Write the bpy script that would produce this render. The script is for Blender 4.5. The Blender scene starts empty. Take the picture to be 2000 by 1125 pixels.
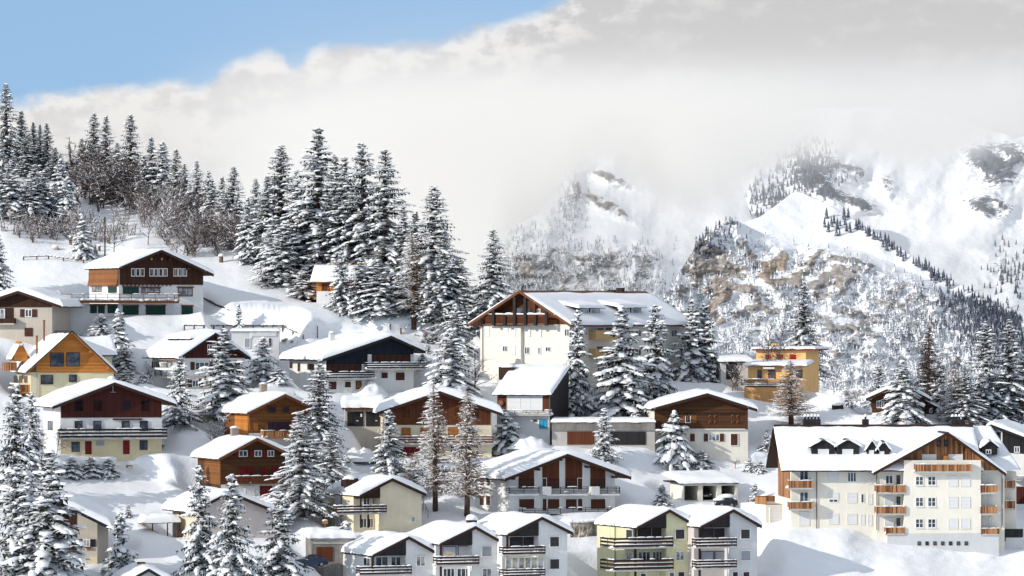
import bpy, math, random
import numpy as np
from mathutils import Vector, Matrix
from mathutils.bvhtree import BVHTree
random.seed(7)
SC = bpy.context.scene
COL = SC.collection
FPX, CX, HY = 10000.0, 1000.0, 620.0          # focal length, centre column and horizon row in photo pixels
rad = math.radians

# ------------------------------------------------------------------ noise
_rng = np.random.RandomState(3)
_perm = _rng.permutation(256); _perm = np.concatenate([_perm, _perm, _perm])
_ga = _rng.rand(256) * 2 * np.pi
_gx, _gy = np.cos(_ga), np.sin(_ga)
def perlin(x, y, seed=0):
    x = np.asarray(x, float) + seed * 17.31; y = np.asarray(y, float) + seed * 9.77
    xi, yi = np.floor(x).astype(int), np.floor(y).astype(int)
    xf, yf = x - xi, y - yi
    xi &= 255; yi &= 255
    u = xf * xf * xf * (xf * (xf * 6 - 15) + 10); v = yf * yf * yf * (yf * (yf * 6 - 15) + 10)
    def g(ix, iy, fx, fy):
        h = _perm[_perm[ix & 255] + (iy & 255)]
        return _gx[h] * fx + _gy[h] * fy
    a = g(xi, yi, xf, yf); b = g(xi + 1, yi, xf - 1, yf)
    c = g(xi, yi + 1, xf, yf - 1); d = g(xi + 1, yi + 1, xf - 1, yf - 1)
    return (a + u * (b - a)) * (1 - v) + (c + u * (d - c)) * v
def fbm(x, y, oct=4, seed=0, gain=.5):
    s, a = 0, 1.0
    for k in range(oct):
        s = s + a * perlin(x, y, seed + k * 3); x = x * 2.03; y = y * 2.03; a *= gain
    return s
def ridged(x, y, oct=4, seed=0):
    s, a = 0, 1.0
    for k in range(oct):
        s = s + a * (1 - 2 * np.abs(perlin(x, y, seed + k * 5))); x = x * 2.1; y = y * 2.1; a *= .5
    return s
def sstep(a, b, x):
    t = np.clip((x - a) / (b - a), 0, 1); return t * t * (3 - 2 * t)

# ------------------------------------------------------------------ materials
MATS = {}
class NT:
    def __init__(s, m):
        m.use_nodes = True; s.t = m.node_tree; s.t.nodes.clear()
    def n(s, typ, **kw):
        nd = s.t.nodes.new(typ)
        for k, v in kw.items():
            if k.startswith('i_'):
                nd.inputs[k[2:].replace('_', ' ')].default_value = v
            else: setattr(nd, k, v)
        return nd
    def l(s, a, b): s.t.links.new(a, b)
    def math(s, op, a, b=None, c=None):
        nd = s.t.nodes.new('ShaderNodeMath'); nd.operation = op
        for i, v in enumerate((a, b, c)):
            if v is None: continue
            if isinstance(v, (int, float)): nd.inputs[i].default_value = v
            else: s.l(v, nd.inputs[i])
        return nd.outputs[0]
    def mix(s, f, a, b):
        nd = s.t.nodes.new('ShaderNodeMix'); nd.data_type = 'RGBA'
        for i, v in ((0, f), (6, a), (7, b)):
            if isinstance(v, (int, float)): nd.inputs[i].default_value = v
            elif isinstance(v, tuple): nd.inputs[i].default_value = (*v[:3], 1)
            else: s.l(v, nd.inputs[i])
        return nd.outputs[2]
    def noise(s, vec, scale, detail=3, rough=.55):
        nd = s.n('ShaderNodeTexNoise'); nd.inputs['Scale'].default_value = scale
        nd.inputs['Detail'].default_value = detail; nd.inputs['Roughness'].default_value = rough
        if vec is not None: s.l(vec, nd.inputs['Vector'])
        return nd.outputs['Fac']
    def ramp(s, x, a, b):
        nd = s.n('ShaderNodeMapRange'); nd.interpolation_type = 'SMOOTHSTEP'
        nd.inputs['From Min'].default_value = a; nd.inputs['From Max'].default_value = b
        s.l(x, nd.inputs['Value']); return nd.outputs['Result']
def sub(c, k): return tuple(min(1, v * k) for v in c)
SNOWC = (.87, .88, .90)
def mat(name, col=None, kind='plain', rough=.75, scale=3.0, amp=.16, col2=None, snow=None, bump=0.0, spec=.15, metal=0.0):
    if name in MATS: return MATS[name]
    m = bpy.data.materials.new(name); MATS[name] = m
    t = NT(m)
    out = t.n('ShaderNodeOutputMaterial'); b = t.n('ShaderNodeBsdfPrincipled')
    t.l(b.outputs[0], out.inputs[0])
    b.inputs['Roughness'].default_value = rough; b.inputs['Specular IOR Level'].default_value = spec; b.inputs['Metallic'].default_value = metal
    tc = t.n('ShaderNodeTexCoord'); ob = tc.outputs['Object']
    c = None
    if kind == 'plain':
        f = t.noise(ob, scale, 4)
        c = t.mix(t.ramp(f, .25, .75), sub(col, 1 - amp), sub(col2 or col, 1 + amp))
    elif kind in ('plankh', 'plankv'):
        sp = t.n('ShaderNodeSeparateXYZ'); t.l(ob, sp.inputs[0])
        ax = sp.outputs[2] if kind == 'plankh' else t.math('ADD', sp.outputs[0], sp.outputs[1])
        q = t.math('MULTIPLY', ax, scale)
        fl = t.math('FLOOR', q); fr = t.math('FRACT', q)
        wn = t.n('ShaderNodeTexWhiteNoise', noise_dimensions='1D'); t.l(fl, wn.inputs['W'])
        mp = t.n('ShaderNodeMapping'); t.l(ob, mp.inputs[0])
        mp.inputs['Scale'].default_value = (1, 1, 12) if kind == 'plankh' else (8, 8, .7)
        gr = t.noise(mp.outputs[0], 1.6, 4)
        big = t.noise(ob, .35, 3)
        v = t.math('ADD', t.math('MULTIPLY', wn.outputs['Value'], .45), t.math('MULTIPLY', gr, .35))
        v = t.math('ADD', v, t.math('MULTIPLY', big, .4))
        c = t.mix(t.ramp(v, .25, 1.0), sub(col, 1 - amp * 1.6), sub(col2 or col, 1 + amp * 1.6))
        gv = t.math('LESS_THAN', fr, .09)
        c = t.mix(t.math('MULTIPLY', gv, .55), c, sub(col, .35))
        bp = t.n('ShaderNodeBump'); bp.inputs['Strength'].default_value = .35; bp.inputs['Distance'].default_value = .03
        t.l(t.math('SUBTRACT', gr, gv), bp.inputs['Height']); t.l(bp.outputs[0], b.inputs['Normal'])
    elif kind == 'stucco':
        f = t.noise(ob, .5, 5, .6); g = t.noise(ob, 9, 3)
        mp = t.n('ShaderNodeMapping'); t.l(ob, mp.inputs[0]); mp.inputs['Scale'].default_value = (2.2, 2.2, .18)
        st = t.noise(mp.outputs[0], 1.5, 4, .65)
        v = t.math('ADD', t.math('MULTIPLY', f, .6), t.math('MULTIPLY', g, .15))
        v = t.math('ADD', v, t.math('MULTIPLY', st, .35))
        c = t.mix(t.ramp(v, .3, .8), sub(col, 1 - amp * 1.6), sub(col, 1 + amp * .45))
        bp = t.n('ShaderNodeBump'); bp.inputs['Strength'].default_value = .25; bp.inputs['Distance'].default_value = .02
        t.l(g, bp.inputs['Height']); t.l(bp.outputs[0], b.inputs['Normal'])
    elif kind == 'snow':
        f = t.noise(ob, scale, 5, .6); g = t.noise(ob, scale * 9, 3, .6)
        c = t.mix(f, SNOWC, sub(SNOWC, .97))
        bp = t.n('ShaderNodeBump'); bp.inputs['Strength'].default_value = bump; bp.inputs['Distance'].default_value = .25
        t.l(t.math('ADD', f, t.math('MULTIPLY', g, .22)), bp.inputs['Height']); t.l(bp.outputs[0], b.inputs['Normal'])
        b.inputs['Roughness'].default_value = .65; b.inputs['Specular IOR Level'].default_value = .2
    elif kind == 'glass':
        f = t.noise(ob, .9, 2); g = t.noise(ob, 3.5, 3)
        c = t.mix(t.ramp(t.math('ADD', t.math('MULTIPLY', f, .7), t.math('MULTIPLY', g, .3)), .40, .62), col, col2 or sub(col, 4))
        b.inputs['Roughness'].default_value = .08; b.inputs['Specular IOR Level'].default_value = .28
    if snow is not None:                         # snow caught on the upward-facing side
        ge = t.n('ShaderNodeNewGeometry'); sx = t.n('ShaderNodeSeparateXYZ'); t.l(ge.outputs['Normal'], sx.inputs[0])
        nz = t.noise(ob, snow[2] if len(snow) > 2 else 1.3, 3, .6)
        q = t.math('ADD', sx.outputs[2], t.math('MULTIPLY', t.math('SUBTRACT', nz, .5), snow[1]))
        c = t.mix(t.ramp(q, snow[0] - .12, snow[0] + .12), c, SNOWC)
    t.l(c, b.inputs['Base Color'])
    return m

SNOW = mat('snow', kind='snow', scale=.7, bump=.25)
SNOWG = mat('snow_ground', kind='snow', scale=.35, bump=.8)
W = dict(
    white=mat('white_render', (.74, .735, .72), 'stucco', .85, amp=.10),
    warm=mat('warm_white_render', (.74, .69, .60), 'stucco', .85, amp=.10),
    cream=mat('cream_render', (.76, .67, .50), 'stucco', .85, amp=.09),
    cream2=mat('deep_cream_render', (.66, .57, .37), 'stucco', .85, amp=.12),
    ivory=mat('ivory_render', (.76, .725, .645), 'stucco', .85, amp=.07),
    yellow=mat('pale_yellow_render', (.70, .63, .42), 'stucco', .85, amp=.1),
    lime=mat('lime_yellow_render', (.68, .66, .42), 'stucco', .85, amp=.08),
    ochre=mat('ochre_render', (.84, .51, .21), 'stucco', .85, amp=.12),
    ochre2=mat('orange_render', (.55, .30, .12), 'stucco', .85, amp=.12),
    ivory2=mat('sunny_ivory_render', (.82, .77, .665), 'stucco', .85, amp=.06),
    beige=mat('beige_render', (.52, .46, .39), 'stucco', .85, amp=.12),
    pink=mat('pinkish_render', (.62, .55, .51), 'stucco', .85, amp=.1),
    grey=mat('pale_grey_render', (.60, .60, .60), 'stucco', .85, amp=.08),
    conc=mat('weathered_concrete', (.27, .25, .23), 'stucco', .9, amp=.35),
    conc2=mat('light_concrete', (.50, .47, .43), 'stucco', .9, amp=.15),
    brown=mat('dark_brown_boards', (.050, .021, .013), 'plankv', .7, 5.0),
    brownh=mat('brown_beams', (.088, .038, .016), 'plankh', .7, 4.0),
    redbrown=mat('red_brown_boards', (.062, .014, .010), 'plankv', .6, 5.0),
    chest=mat('chestnut_boards', (.115, .036, .016), 'plankv', .65, 5.0),
    mid=mat('honey_brown_boards', (.21, .082, .026), 'plankh', .65, 4.5),
    orange=mat('orange_larch_boards', (.52, .20, .045), 'plankh', .6, 4.5),
    orangev=mat('orange_larch_battens', (.28, .095, .032), 'plankv', .6, 6.0, amp=.42, col2=(.36, .18, .085)),
    shingle=mat('sunlit_brown_shingles', (.25, .10, .035), 'plankh', .7, 6.0, amp=.2),
    dark=mat('black_stained_boards', (.020, .019, .022), 'plankv', .7, 5.0),
    navy=mat('blue_black_boards', (.016, .020, .032), 'plankv', .7, 5.0),
    char=mat('charcoal_sheet', (.028, .026, .027), 'plankv', .6, 3.5),
    trim=mat('dark_brown_trim', (.040, .020, .014), 'plain', .6, 6),
    blacktrim=mat('black_trim', (.020, .017, .017), 'plain', .5, 6),
    redtrim=mat('red_brown_fascia', (.20, .040, .022), 'plain', .6, 6),
    orangetrim=mat('orange_wood_trim', (.42, .17, .045), 'plain', .6, 6),
    chesttrim=mat('chestnut_trim', (.14, .055, .025), 'plain', .6, 6),
    fr=mat('white_window_frame', (.78, .78, .76), 'plain', .5, 8, .05),
    blind=mat('white_roller_blind', (.74, .74, .74), 'plankh', .55, 9.0, amp=.04),
    greyblind=mat('grey_roller_blind', (.30, .32, .36), 'plankh', .5, 9.0, amp=.06),
    darkblind=mat('dark_roller_blind', (.05, .044, .045), 'plankh', .5, 9.0, amp=.1),
    purple=mat('plum_shutter', (.05, .03, .045), 'plankv', .6, 9.0),
    shut=mat('brown_shutter', (.075, .028, .018), 'plankh', .6, 10.0),
    redshut=mat('red_shutter', (.16, .012, .012), 'plankh', .6, 10.0),
    brightred=mat('bright_red_shutter', (.42, .02, .02), 'plankh', .6, 10.0),
    orshut=mat('orange_shutter', (.42, .15, .035), 'plankh', .6, 10.0),
    greenshut=mat('dark_green_shutter', (.012, .055, .042), 'plankh', .6, 10.0),
    blue=mat('blue_door_paint', (.04, .26, .42), 'plain', .5, 4),
    glass=mat('window_glass', (.025, .032, .042), 'glass', col2=(.11, .12, .14)),
    glassb=mat('curtained_glass', (.10, .115, .14), 'glass', col2=(.42, .42, .42)),
    metal=mat('grey_metal', (.32, .33, .35), 'plain', .45, 8, metal=.6),
    copper=mat('dark_downpipe', (.05, .032, .027), 'plain', .5, 8),
    brick=mat('chimney_masonry', (.36, .28, .23), 'stucco', .9, amp=.2),
    rust=mat('rusty_flue_metal', (.22, .09, .055), 'plain', .6, 5),
    tan=mat('tan_panel', (.55, .36, .16), 'plain', .7, 4),
    awn=mat('orange_awning_cloth', (.62, .30, .06), 'plain', .8, 5),
)

# ------------------------------------------------------------------ mesh builder
class MB:
    def __init__(s, fn=None): s.v = []; s.f = []; s.fn = fn
    def add(s, vs, fs):
        o = len(s.v)
        s.v += [s.fn(*p) for p in vs] if s.fn else [tuple(p) for p in vs]
        s.f += [tuple(i + o for i in f) for f in fs]
    def box(s, x0, x1, y0, y1, z0, z1):
        if x0 > x1: x0, x1 = x1, x0
        if y0 > y1: y0, y1 = y1, y0
        if z0 > z1: z0, z1 = z1, z0
        s.add([(x0,y0,z0),(x1,y0,z0),(x1,y1,z0),(x0,y1,z0),(x0,y0,z1),(x1,y0,z1),(x1,y1,z1),(x0,y1,z1)],
              [(0,3,2,1),(4,5,6,7),(0,1,5,4),(1,2,6,5),(2,3,7,6),(3,0,4,7)])
    def prism(s, poly, y0, y1, ax='y'):          # polygon in (a,z), extruded along the other horizontal axis
        n = len(poly)
        P = (lambda a, z, y: (a, y, z)) if ax == 'y' else (lambda a, z, y: (y, a, z))
        s.add([P(a, z, y0) for a, z in poly] + [P(a, z, y1) for a, z in poly],
              [tuple(range(n))[::-1], tuple(range(n, 2 * n))] + [(i, (i + 1) % n, n + (i + 1) % n, n + i) for i in range(n)])
    def tube(s, pts, radii, n=6, cap=True):
        pts = [Vector(p) for p in pts]; vs = []; fs = []
        for i, p in enumerate(pts):
            d = (pts[min(i + 1, len(pts) - 1)] - pts[max(i - 1, 0)])
            d = d.normalized() if d.length > 1e-9 else Vector((0, 0, 1))
            a = d.orthogonal().normalized(); b = d.cross(a)
            r = radii[i] if hasattr(radii, '__len__') else radii
            for k in range(n):
                t = 2 * math.pi * k / n
                vs.append(p + (a * math.cos(t) + b * math.sin(t)) * r)
        for i in range(len(pts) - 1):
            for k in range(n):
                k2 = (k + 1) % n
                fs.append((i * n + k, i * n + k2, (i + 1) * n + k2, (i + 1) * n + k))
        if cap:
            fs.append(tuple(range(n))[::-1]); fs.append(tuple(range((len(pts) - 1) * n, len(pts) * n)))
        s.add(vs, fs)
    def grid(s, P):                              # P[i][j] of points
        ni, nj = len(P), len(P[0])
        s.add([p for r in P for p in r], [(i * nj + j, i * nj + j + 1, (i + 1) * nj + j + 1, (i + 1) * nj + j) for i in range(ni - 1) for j in range(nj - 1)])
    def lump(s, c, rx, ry, rz, rot=0.0, n=7, rings=3, bottom=.15, jit=.12):
        cx, cy, cz = c; vs = []; fs = []; ca, sa = math.cos(rot), math.sin(rot)
        for i in range(rings):
            ph = i / rings * math.pi / 2
            for k in range(n):
                t = 2 * math.pi * k / n; j = 1 + random.uniform(-jit, jit)
                x, y = rx * math.cos(ph) * math.cos(t) * j, ry * math.cos(ph) * math.sin(t) * j
                vs.append((cx + x * ca - y * sa, cy + x * sa + y * ca, cz + rz * math.sin(ph) - (bottom * rz if i == 0 else 0)))
        vs.append((cx, cy, cz + rz))
        for i in range(rings - 1):
            for k in range(n): fs.append((i * n + k, i * n + (k + 1) % n, (i + 1) * n + (k + 1) % n, (i + 1) * n + k))
        for k in range(n): fs.append(((rings - 1) * n + k, (rings - 1) * n + (k + 1) % n, rings * n))
        fs.append(tuple(range(n))[::-1])
        s.add(vs, fs)
    def mesh(s, name, m, smooth=False):
        me = bpy.data.meshes.new(name); me.from_pydata(s.v, [], s.f); me.update()
        for x in (m if isinstance(m, (list, tuple)) else [m]):
            if x is not None: me.materials.append(x)
        if smooth: me.polygons.foreach_set('use_smooth', [True] * len(me.polygons))
        return me
    def build(s, name, m, parent=None, smooth=False):
        return link(name, s.mesh(name, m, smooth), parent)
def npmesh(name, V, F, m, smooth=True):          # numpy quads or triangles
    me = bpy.data.meshes.new(name); V = np.asarray(V, np.float32); F = np.asarray(F, np.int32)
    k = F.shape[1]
    me.vertices.add(len(V)); me.vertices.foreach_set('co', V.ravel())
    me.loops.add(F.size); me.loops.foreach_set('vertex_index', F.ravel())
    me.polygons.add(len(F)); me.polygons.foreach_set('loop_start', np.arange(0, F.size, k, dtype=np.int32))
    me.polygons.foreach_set('loop_total', np.full(len(F), k, np.int32))
    me.polygons.foreach_set('use_smooth', np.full(len(F), smooth, bool))
    me.update(calc_edges=True); me.validate()
    for x in (m if isinstance(m, (list, tuple)) else [m]): me.materials.append(x)
    return me
def gridfaces(ni, nj):
    i, j = np.meshgrid(np.arange(ni - 1), np.arange(nj - 1), indexing='ij'); a = (i * nj + j).ravel()
    return np.stack([a, a + 1, a + nj + 1, a + nj], 1)
def link(name, me, parent=None):
    o = bpy.data.objects.new(name, me); COL.objects.link(o)
    if parent is not None: o.parent = parent
    return o
def tag(o, label=None, cat=None, group=None, kind=None):
    if label: o['label'] = label
    if cat: o['category'] = cat
    if group: o['group'] = group
    if kind: o['kind'] = kind
    return o
def empty(name, loc, rz, label, cat, group=None):
    o = bpy.data.objects.new(name, None); COL.objects.link(o); o.empty_display_size = .5
    o.location = loc; o.rotation_euler = (0, 0, rz)
    return tag(o, label, cat, group)

# ------------------------------------------------------------------ terrain: one snowy hillside
def at(px, py, D): return Vector(((px - CX) * D / FPX, D, -(py - HY) * D / FPX))
CRX = [-600, -300, 0, 100, 250, 400, 500, 600, 700, 800, 930, 1100, 1300, 1450, 1600, 1700, 1800, 2000, 2300, 2600]
CRY = [200, 240, 292, 318, 372, 432, 478, 528, 556, 585, 628, 700, 745, 752, 766, 785, 800, 822, 850, 870]
def crest(px): return np.interp(px, CRX, CRY)
# soft banks where a road or terrace cuts the slope: px0, px1, py0, py1, strength
BANKS = [(380, 900, 612, 668, 1.0), (90, 330, 885, 935, .8), (640, 760, 840, 905, .7), (1190, 1560, 868, 925, .7), (1480, 1980, 1040, 1110, .5),
         (560, 780, 690, 760, .7), (1110, 1180, 1000, 1110, .5)]
def Dg(px, py):
    px = np.asarray(px, float); py = np.asarray(py, float)
    lo = 610 + .20 * (1125 - py)
    D = np.where(py > 600, lo, 715 + .27 * (600 - py)) + .012 * (px - 1000)
    D = D + 7.0 * fbm(px / 420, py / 260, 2, 1) + 1.7 * fbm(px / 130, py / 75, 2, 5) + .2 * fbm(px / 26, py / 15, 3, 9)
    D = D + .35 * np.abs(fbm(px / 75 + py / 160, py / 38, 2, 21))
    D = D - 7.5 * sstep(1450, 1540, px) * (1 - sstep(1640, 1800, px)) * (1 - sstep(1075, 1175, py)) * sstep(900, 990, py)
    D = D - 4.6 * sstep(1680, 1790, px) * sstep(1035, 1080, py) * (1 - sstep(1115, 1210, py))
    for a, b, c, d, k in BANKS:
        w = sstep(a - 50, a + 30, px) * (1 - sstep(b - 30, b + 50, px))
        t = (py - c) / (d - c)
        D = D + w * k * 4.5 * (np.exp(-((t - 1) / .45) ** 2) - np.exp(-(t / .45) ** 2)) * 1.0
    return D
def G(px, py): return at(px, py, float(Dg(px, py)))
PADS = []
def build_ground():
    pxs = np.concatenate([np.arange(-600, -80, 20), np.arange(-80, 2080, 5), np.arange(2080, 2620, 20)])
    t = np.concatenate([np.linspace(0, 1, 230)])
    crs = crest(pxs) + 4 * fbm(pxs / 60, pxs * 0, 3, 2)
    ni, nj = len(pxs), 14 + len(t) + 30
    V = np.zeros((ni, nj, 3))
    px = np.repeat(pxs[:, None], len(t), 1)
    py = crs[:, None] + (1160 - crs[:, None]) * t[None, :]
    D = Dg(px, py)
    V[:, 14:14 + len(t)] = np.stack([(px - CX) * D / FPX, D, -(py - HY) * D / FPX], -1)
    for k in range(30):                          # slope runs on below the frame
        p = 1160 + (k + 1) * 30.0
        D2 = Dg(pxs, np.full_like(pxs, p))
        V[:, 14 + len(t) + k] = np.stack([(pxs - CX) * D2 / FPX, D2, -(p - HY) * D2 / FPX], -1)
    top = V[:, 14]
    for k in range(14):                          # back of the hill
        d = (14 - k); run = d * 4 + d * d * 2.2
        dz = run * .10 + max(0, run - 60) * .42
        V[:, k, 0] = top[:, 0] * (1 + run / 700); V[:, k, 1] = top[:, 1] + run
        V[:, k, 2] = top[:, 2] - dz + 1.5 * fbm(pxs / 90, np.full_like(pxs, k * .7), 2, 4)
    X, Y, Z = V[..., 0], V[..., 1], V[..., 2]
    for (P, yaw, w, l, m) in PADS:               # level cuts under the buildings
        c, s_ = math.cos(yaw), math.sin(yaw)
        lx = (X - P.x) * c + (Y - P.y) * s_; ly = -(X - P.x) * s_ + (Y - P.y) * c
        dx = np.maximum(np.maximum(-lx, lx - w), 0); dy = np.maximum(np.maximum(-ly - .3, ly - l), 0)
        d = np.sqrt(dx * dx + dy * dy); k = 1 - sstep(m, m + 3.2, d)
        Z[...] = np.where((Z > P.z - .05), Z * (1 - k) + (P.z - .05) * k, Z)
    me = npmesh('snowy_hillside', V.reshape(-1, 3), gridfaces(ni, nj)[:, ::-1], SNOWG)
    o = tag(link('snowy_hillside', me), kind='structure')
    bv = BVHTree.FromPolygons([tuple(v) for v in V.reshape(-1, 3)], [tuple(f) for f in gridfaces(ni, nj).tolist()])
    return bv
BV = None
def hit(px, py):
    d = Vector(((px - CX) / FPX, 1, -(py - HY) / FPX)).normalized()
    loc, n, i, dist = BV.ray_cast(Vector((0, 0, 0)), d)
    return loc if loc is not None else G(px, max(py, float(crest(px)) + 6))

# ------------------------------------------------------------------ buildings
def roof_eval(pts, a):
    for (a0, z0), (a1, z1) in zip(pts, pts[1:]):
        if a <= a1 or (a1, z1) == pts[-1]:
            return z0 + (z1 - z0) * (a - a0) / (a1 - a0)
class House:
    def __init__(s, name, label, cat, px, py, yaw, D=None, group=None, dz=0.0, pad=True):
        s.yaw = rad(yaw); D = D if D is not None else float(Dg(px, py))
        s.P = at(px, py, D); s.D = D
        s.ex = Vector((math.cos(s.yaw), math.sin(s.yaw), 0)); s.ey = Vector((-math.sin(s.yaw), math.cos(s.yaw), 0))
        s.root = empty(name, s.P, s.yaw, label, cat, group)
        s.seed = random.randint(0, 9999); s.want_pad = pad; s.W = s.L = 1
        s.oh = 1.0
    def ray(s, px, py): return Vector(((px - CX) / FPX, 1, -(py - HY) / FPX))
    def loc(s, p):
        q = p - s.P; return Vector((q.dot(s.ex), q.dot(s.ey), q.z))
    def F(s, px, py, y=0.0):
        d = s.ray(px, py); t = (y + s.ey.dot(s.P)) / s.ey.dot(d); q = s.loc(d * t); return q.x, q.z
    def S(s, px, py, x=0.0):
        d = s.ray(px, py); t = (x + s.ex.dot(s.P)) / s.ex.dot(d); q = s.loc(d * t); return q.y, q.z
    # gable towards the viewer: pixel points of the verge on the plane y=-oh
    def gable(s, right, L, roof, wall='white', oh=1.0, ohb=.8, th=.22, snow=.65, fascia='trim', split=None, rec=1.4, wall2=None, zb=-4.5, ohr=None, walltop=None, bb=.36):
        s.oh = oh; s.L = L
        s.W = s.F(right, 0)[0]
        s.pts = [s.F(a, b, -oh) for a, b in roof]
        s.th = th
        s.axis = 'x'
        def under(x): return roof_eval(s.pts, x) - th
        s.under = under
        ap = s.pts[1]
        def body(x0, x1, y0, y1, m):
            mid = [(a, z - th) for a, z in s.pts[1:-1] if x0 < a < x1]
            poly = [(x0, zb), (x1, zb), (x1, under(x1))] + mid[::-1] + [(x0, under(x0))]
            b = MB(); b.prism(poly, y0, y1); return b.build('wall', W[m], s.root)
        if split is None: body(0, s.W, 0, L, wall)
        else:
            xs = s.F(split, 0)[0]; s.xs = xs; s.rec = rec
            body(xs, s.W, 0, L, wall); body(0, xs - .003, rec, L - .01, wall2 or wall)
        s.deck(s.pts, -oh, L + ohb, th, fascia)
        if bb:
            b = MB(); b.prism([(a, z - bb) for a, z in s.pts] + [(a, z + .02) for a, z in s.pts[::-1]], -oh - .10, -oh - .004); b.build('bargeboard', W[fascia], s.root)
        s.snow(s.pts, -oh, L + ohb, snow)
        if s.want_pad: PADS.append((s.P, s.yaw, s.W, L, 1.2))
        return s
    def deck(s, pts, y0, y1, th, fascia, axis='y', parent=None, name='roof'):
        b = MB(); poly = [(a, z - th) for a, z in pts] + [(a, z) for a, z in pts[::-1]]
        b.prism(poly, y0, y1, axis)
        s.roofo = b.build(name, W[fascia], parent or s.root); return s.roofo
    def snow(s, pts, c0, c1, T, axis='y', parent=None, r=.55, nx=30, ny=26, ro=.05, amp=.24):
        a0, a1 = pts[0][0] - ro, pts[-1][0] + ro; c0 -= ro; c1 += ro
        def dist(n):
            t = np.linspace(0, 1, n); return .5 * t + .5 * (.5 - .5 * np.cos(np.pi * t))
        A = a0 + (a1 - a0) * dist(nx); C = c0 + (c1 - c0) * dist(ny)
        e = np.array([.02, .08, .2, .4])
        A = np.unique(np.concatenate([A, a0 + e, a1 - e])); C = np.unique(np.concatenate([C, c0 + e, c1 - e]))
        zr = np.interp(A, [p[0] for p in pts], [p[1] for p in pts])
        zs = zr.copy()
        for k in range(3):                       # round the ridge a little
            w = .9
            zs = np.array([np.interp([x - w, x - w / 2, x, x + w / 2, x + w], A, zs).mean() if a0 + w < x < a1 - w else z for x, z in zip(A, zs)])
        AA, CC = np.meshgrid(A, C, indexing='ij')
        d = np.minimum(np.minimum(AA - a0, a1 - AA), np.minimum(CC - c0, c1 - CC))
        q = np.clip(d / r, 0, 1); prof = np.sqrt(np.clip(1 - (1 - q) ** 2, 0, 1))
        sl = fbm(AA / 3.1, CC / 3.3, 3, s.seed % 50)
        tt = T * prof * (1 + 1.6 * amp * sl + .05 * fbm(AA / .8, CC / .9, 2, s.seed % 40))
        Z = np.maximum(zs[:, None] * prof + zr[:, None] * (1 - prof), zr[:, None] - .6) + tt + .004
        rim = d < .012
        Z = np.where(rim, zr[:, None] - .04, Z)
        lip = np.clip(.07 + .16 * fbm((AA + CC) / 1.1, (AA - CC) / 1.3, 3, s.seed % 30), 0, .25) * (q < .3)
        AA = AA + np.where(np.abs(AA - a0) < .3, -lip, 0) + np.where(np.abs(AA - a1) < .3, lip, 0)
        CC = CC + np.where(np.abs(CC - c0) < .3, -lip * .35, 0)
        Z = Z - lip * .5 * (q < .2)
        if axis == 'y': V = np.stack([AA, CC, Z], -1)
        else: V = np.stack([CC, AA, Z], -1)
        f = gridfaces(len(A), len(C)); f = f[:, ::-1] if axis == 'y' else f
        return link('snow_cover', npmesh('snow_cover', V.reshape(-1, 3), f, SNOW), parent or s.roofo)
    # eaves towards the viewer: eave front pixels on plane y=-oh; pts given as (y, z) profile
    def eave(s, right, L, prof, wall='white', ohx=.6, th=.22, snow=.5, fascia='trim', zb=-4.5, x0=0.0, pad=True, ohr=None):
        s.W = s.F(right, 0)[0]; s.L = L; s.th = th; s.prof = prof
        poly = [(0, zb), (L, zb), (L, roof_eval(prof, L) - th)] + [(a, z - th) for a, z in prof[1:-1] if 0 < a < L][::-1] + [(0, roof_eval(prof, 0) - th)]
        b = MB(); b.prism(poly, x0, s.W, 'x'); b.build('wall', W[wall], s.root)
        s.deck(prof, x0 - ohx, s.W + (ohx if ohr is None else ohr), th, fascia, 'x')
        s.snow(prof, x0 - ohx, s.W + (ohx if ohr is None else ohr), snow, 'x')
        if s.want_pad and pad: PADS.append((s.P, s.yaw, s.W, L, 1.2))
        return s
    # a local frame on a face: (a along, b outwards, c up)
    def fr(s, plane, y=0.0):
        if plane == 'F': return (lambda a, b, c: (a, y - b, c)), (lambda px, py: s.F(px, py, y))
        if plane == 'S': return (lambda a, b, c: (y - b, a, c)), (lambda px, py: s.S(px, py, y))
        if plane == 'R': return (lambda a, b, c: (s.W + y + b, a, c)), (lambda px, py: s.S(px, py, s.W + y))
    def clad(s, poly, m, y=0.0, th=.06, plane='F', name='cladding', fit=True, top=None):
        fn, pr = s.fr(plane, y)
        P = [pr(a, b) for a, b in poly]
        if fit and plane == 'F' and hasattr(s, 'under'):
            P = [(x, min(z, s.under(x) - .01)) for x, z in P]
        b = MB(fn); b.prism([(a, z) for a, z in P], 0, th)
        return b.build(name, W[m], s.root)
    def zone(s, x0, x1, ybot, m, y=0.0, th=.06, ytop=None, name='cladding'):  # cladding from a pixel row up to the roof
        (a, zb), (b_, _) = s.F(x0, ybot, y), s.F(x1, ybot, y)
        u = lambda x: s.under(x) - .012
        if ytop is not None:
            zt = s.F(x0, ytop, y)[1]; u = lambda x: min(s.under(x) - .012, zt)
        xs = sorted([a, b_] + [q for q, _ in s.pts[1:-1] if a < q < b_])
        if ytop is not None: xs = sorted(set(xs + [a + (b_ - a) * k / 12 for k in range(13)]))
        b = MB(lambda aa, yy, zz: (aa, y - yy, zz)); b.prism([(a, zb), (b_, zb)] + [(q, u(q)) for q in xs[::-1]], 0, th)
        return b.build(name, W[m], s.root)
    def rect(s, x0, y0, x1, y1, m, y=0.0, th=.06, plane='F', name='cladding', back=0.0):
        fn, pr = s.fr(plane, y)
        a0, c1 = pr(x0, y0); a1, c0 = pr(x1, y1)
        if a0 > a1: a0, a1 = a1, a0
        b = MB(fn); b.box(a0, a1, -back, th, c0, c1); return b.build(name, W[m], s.root)
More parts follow.
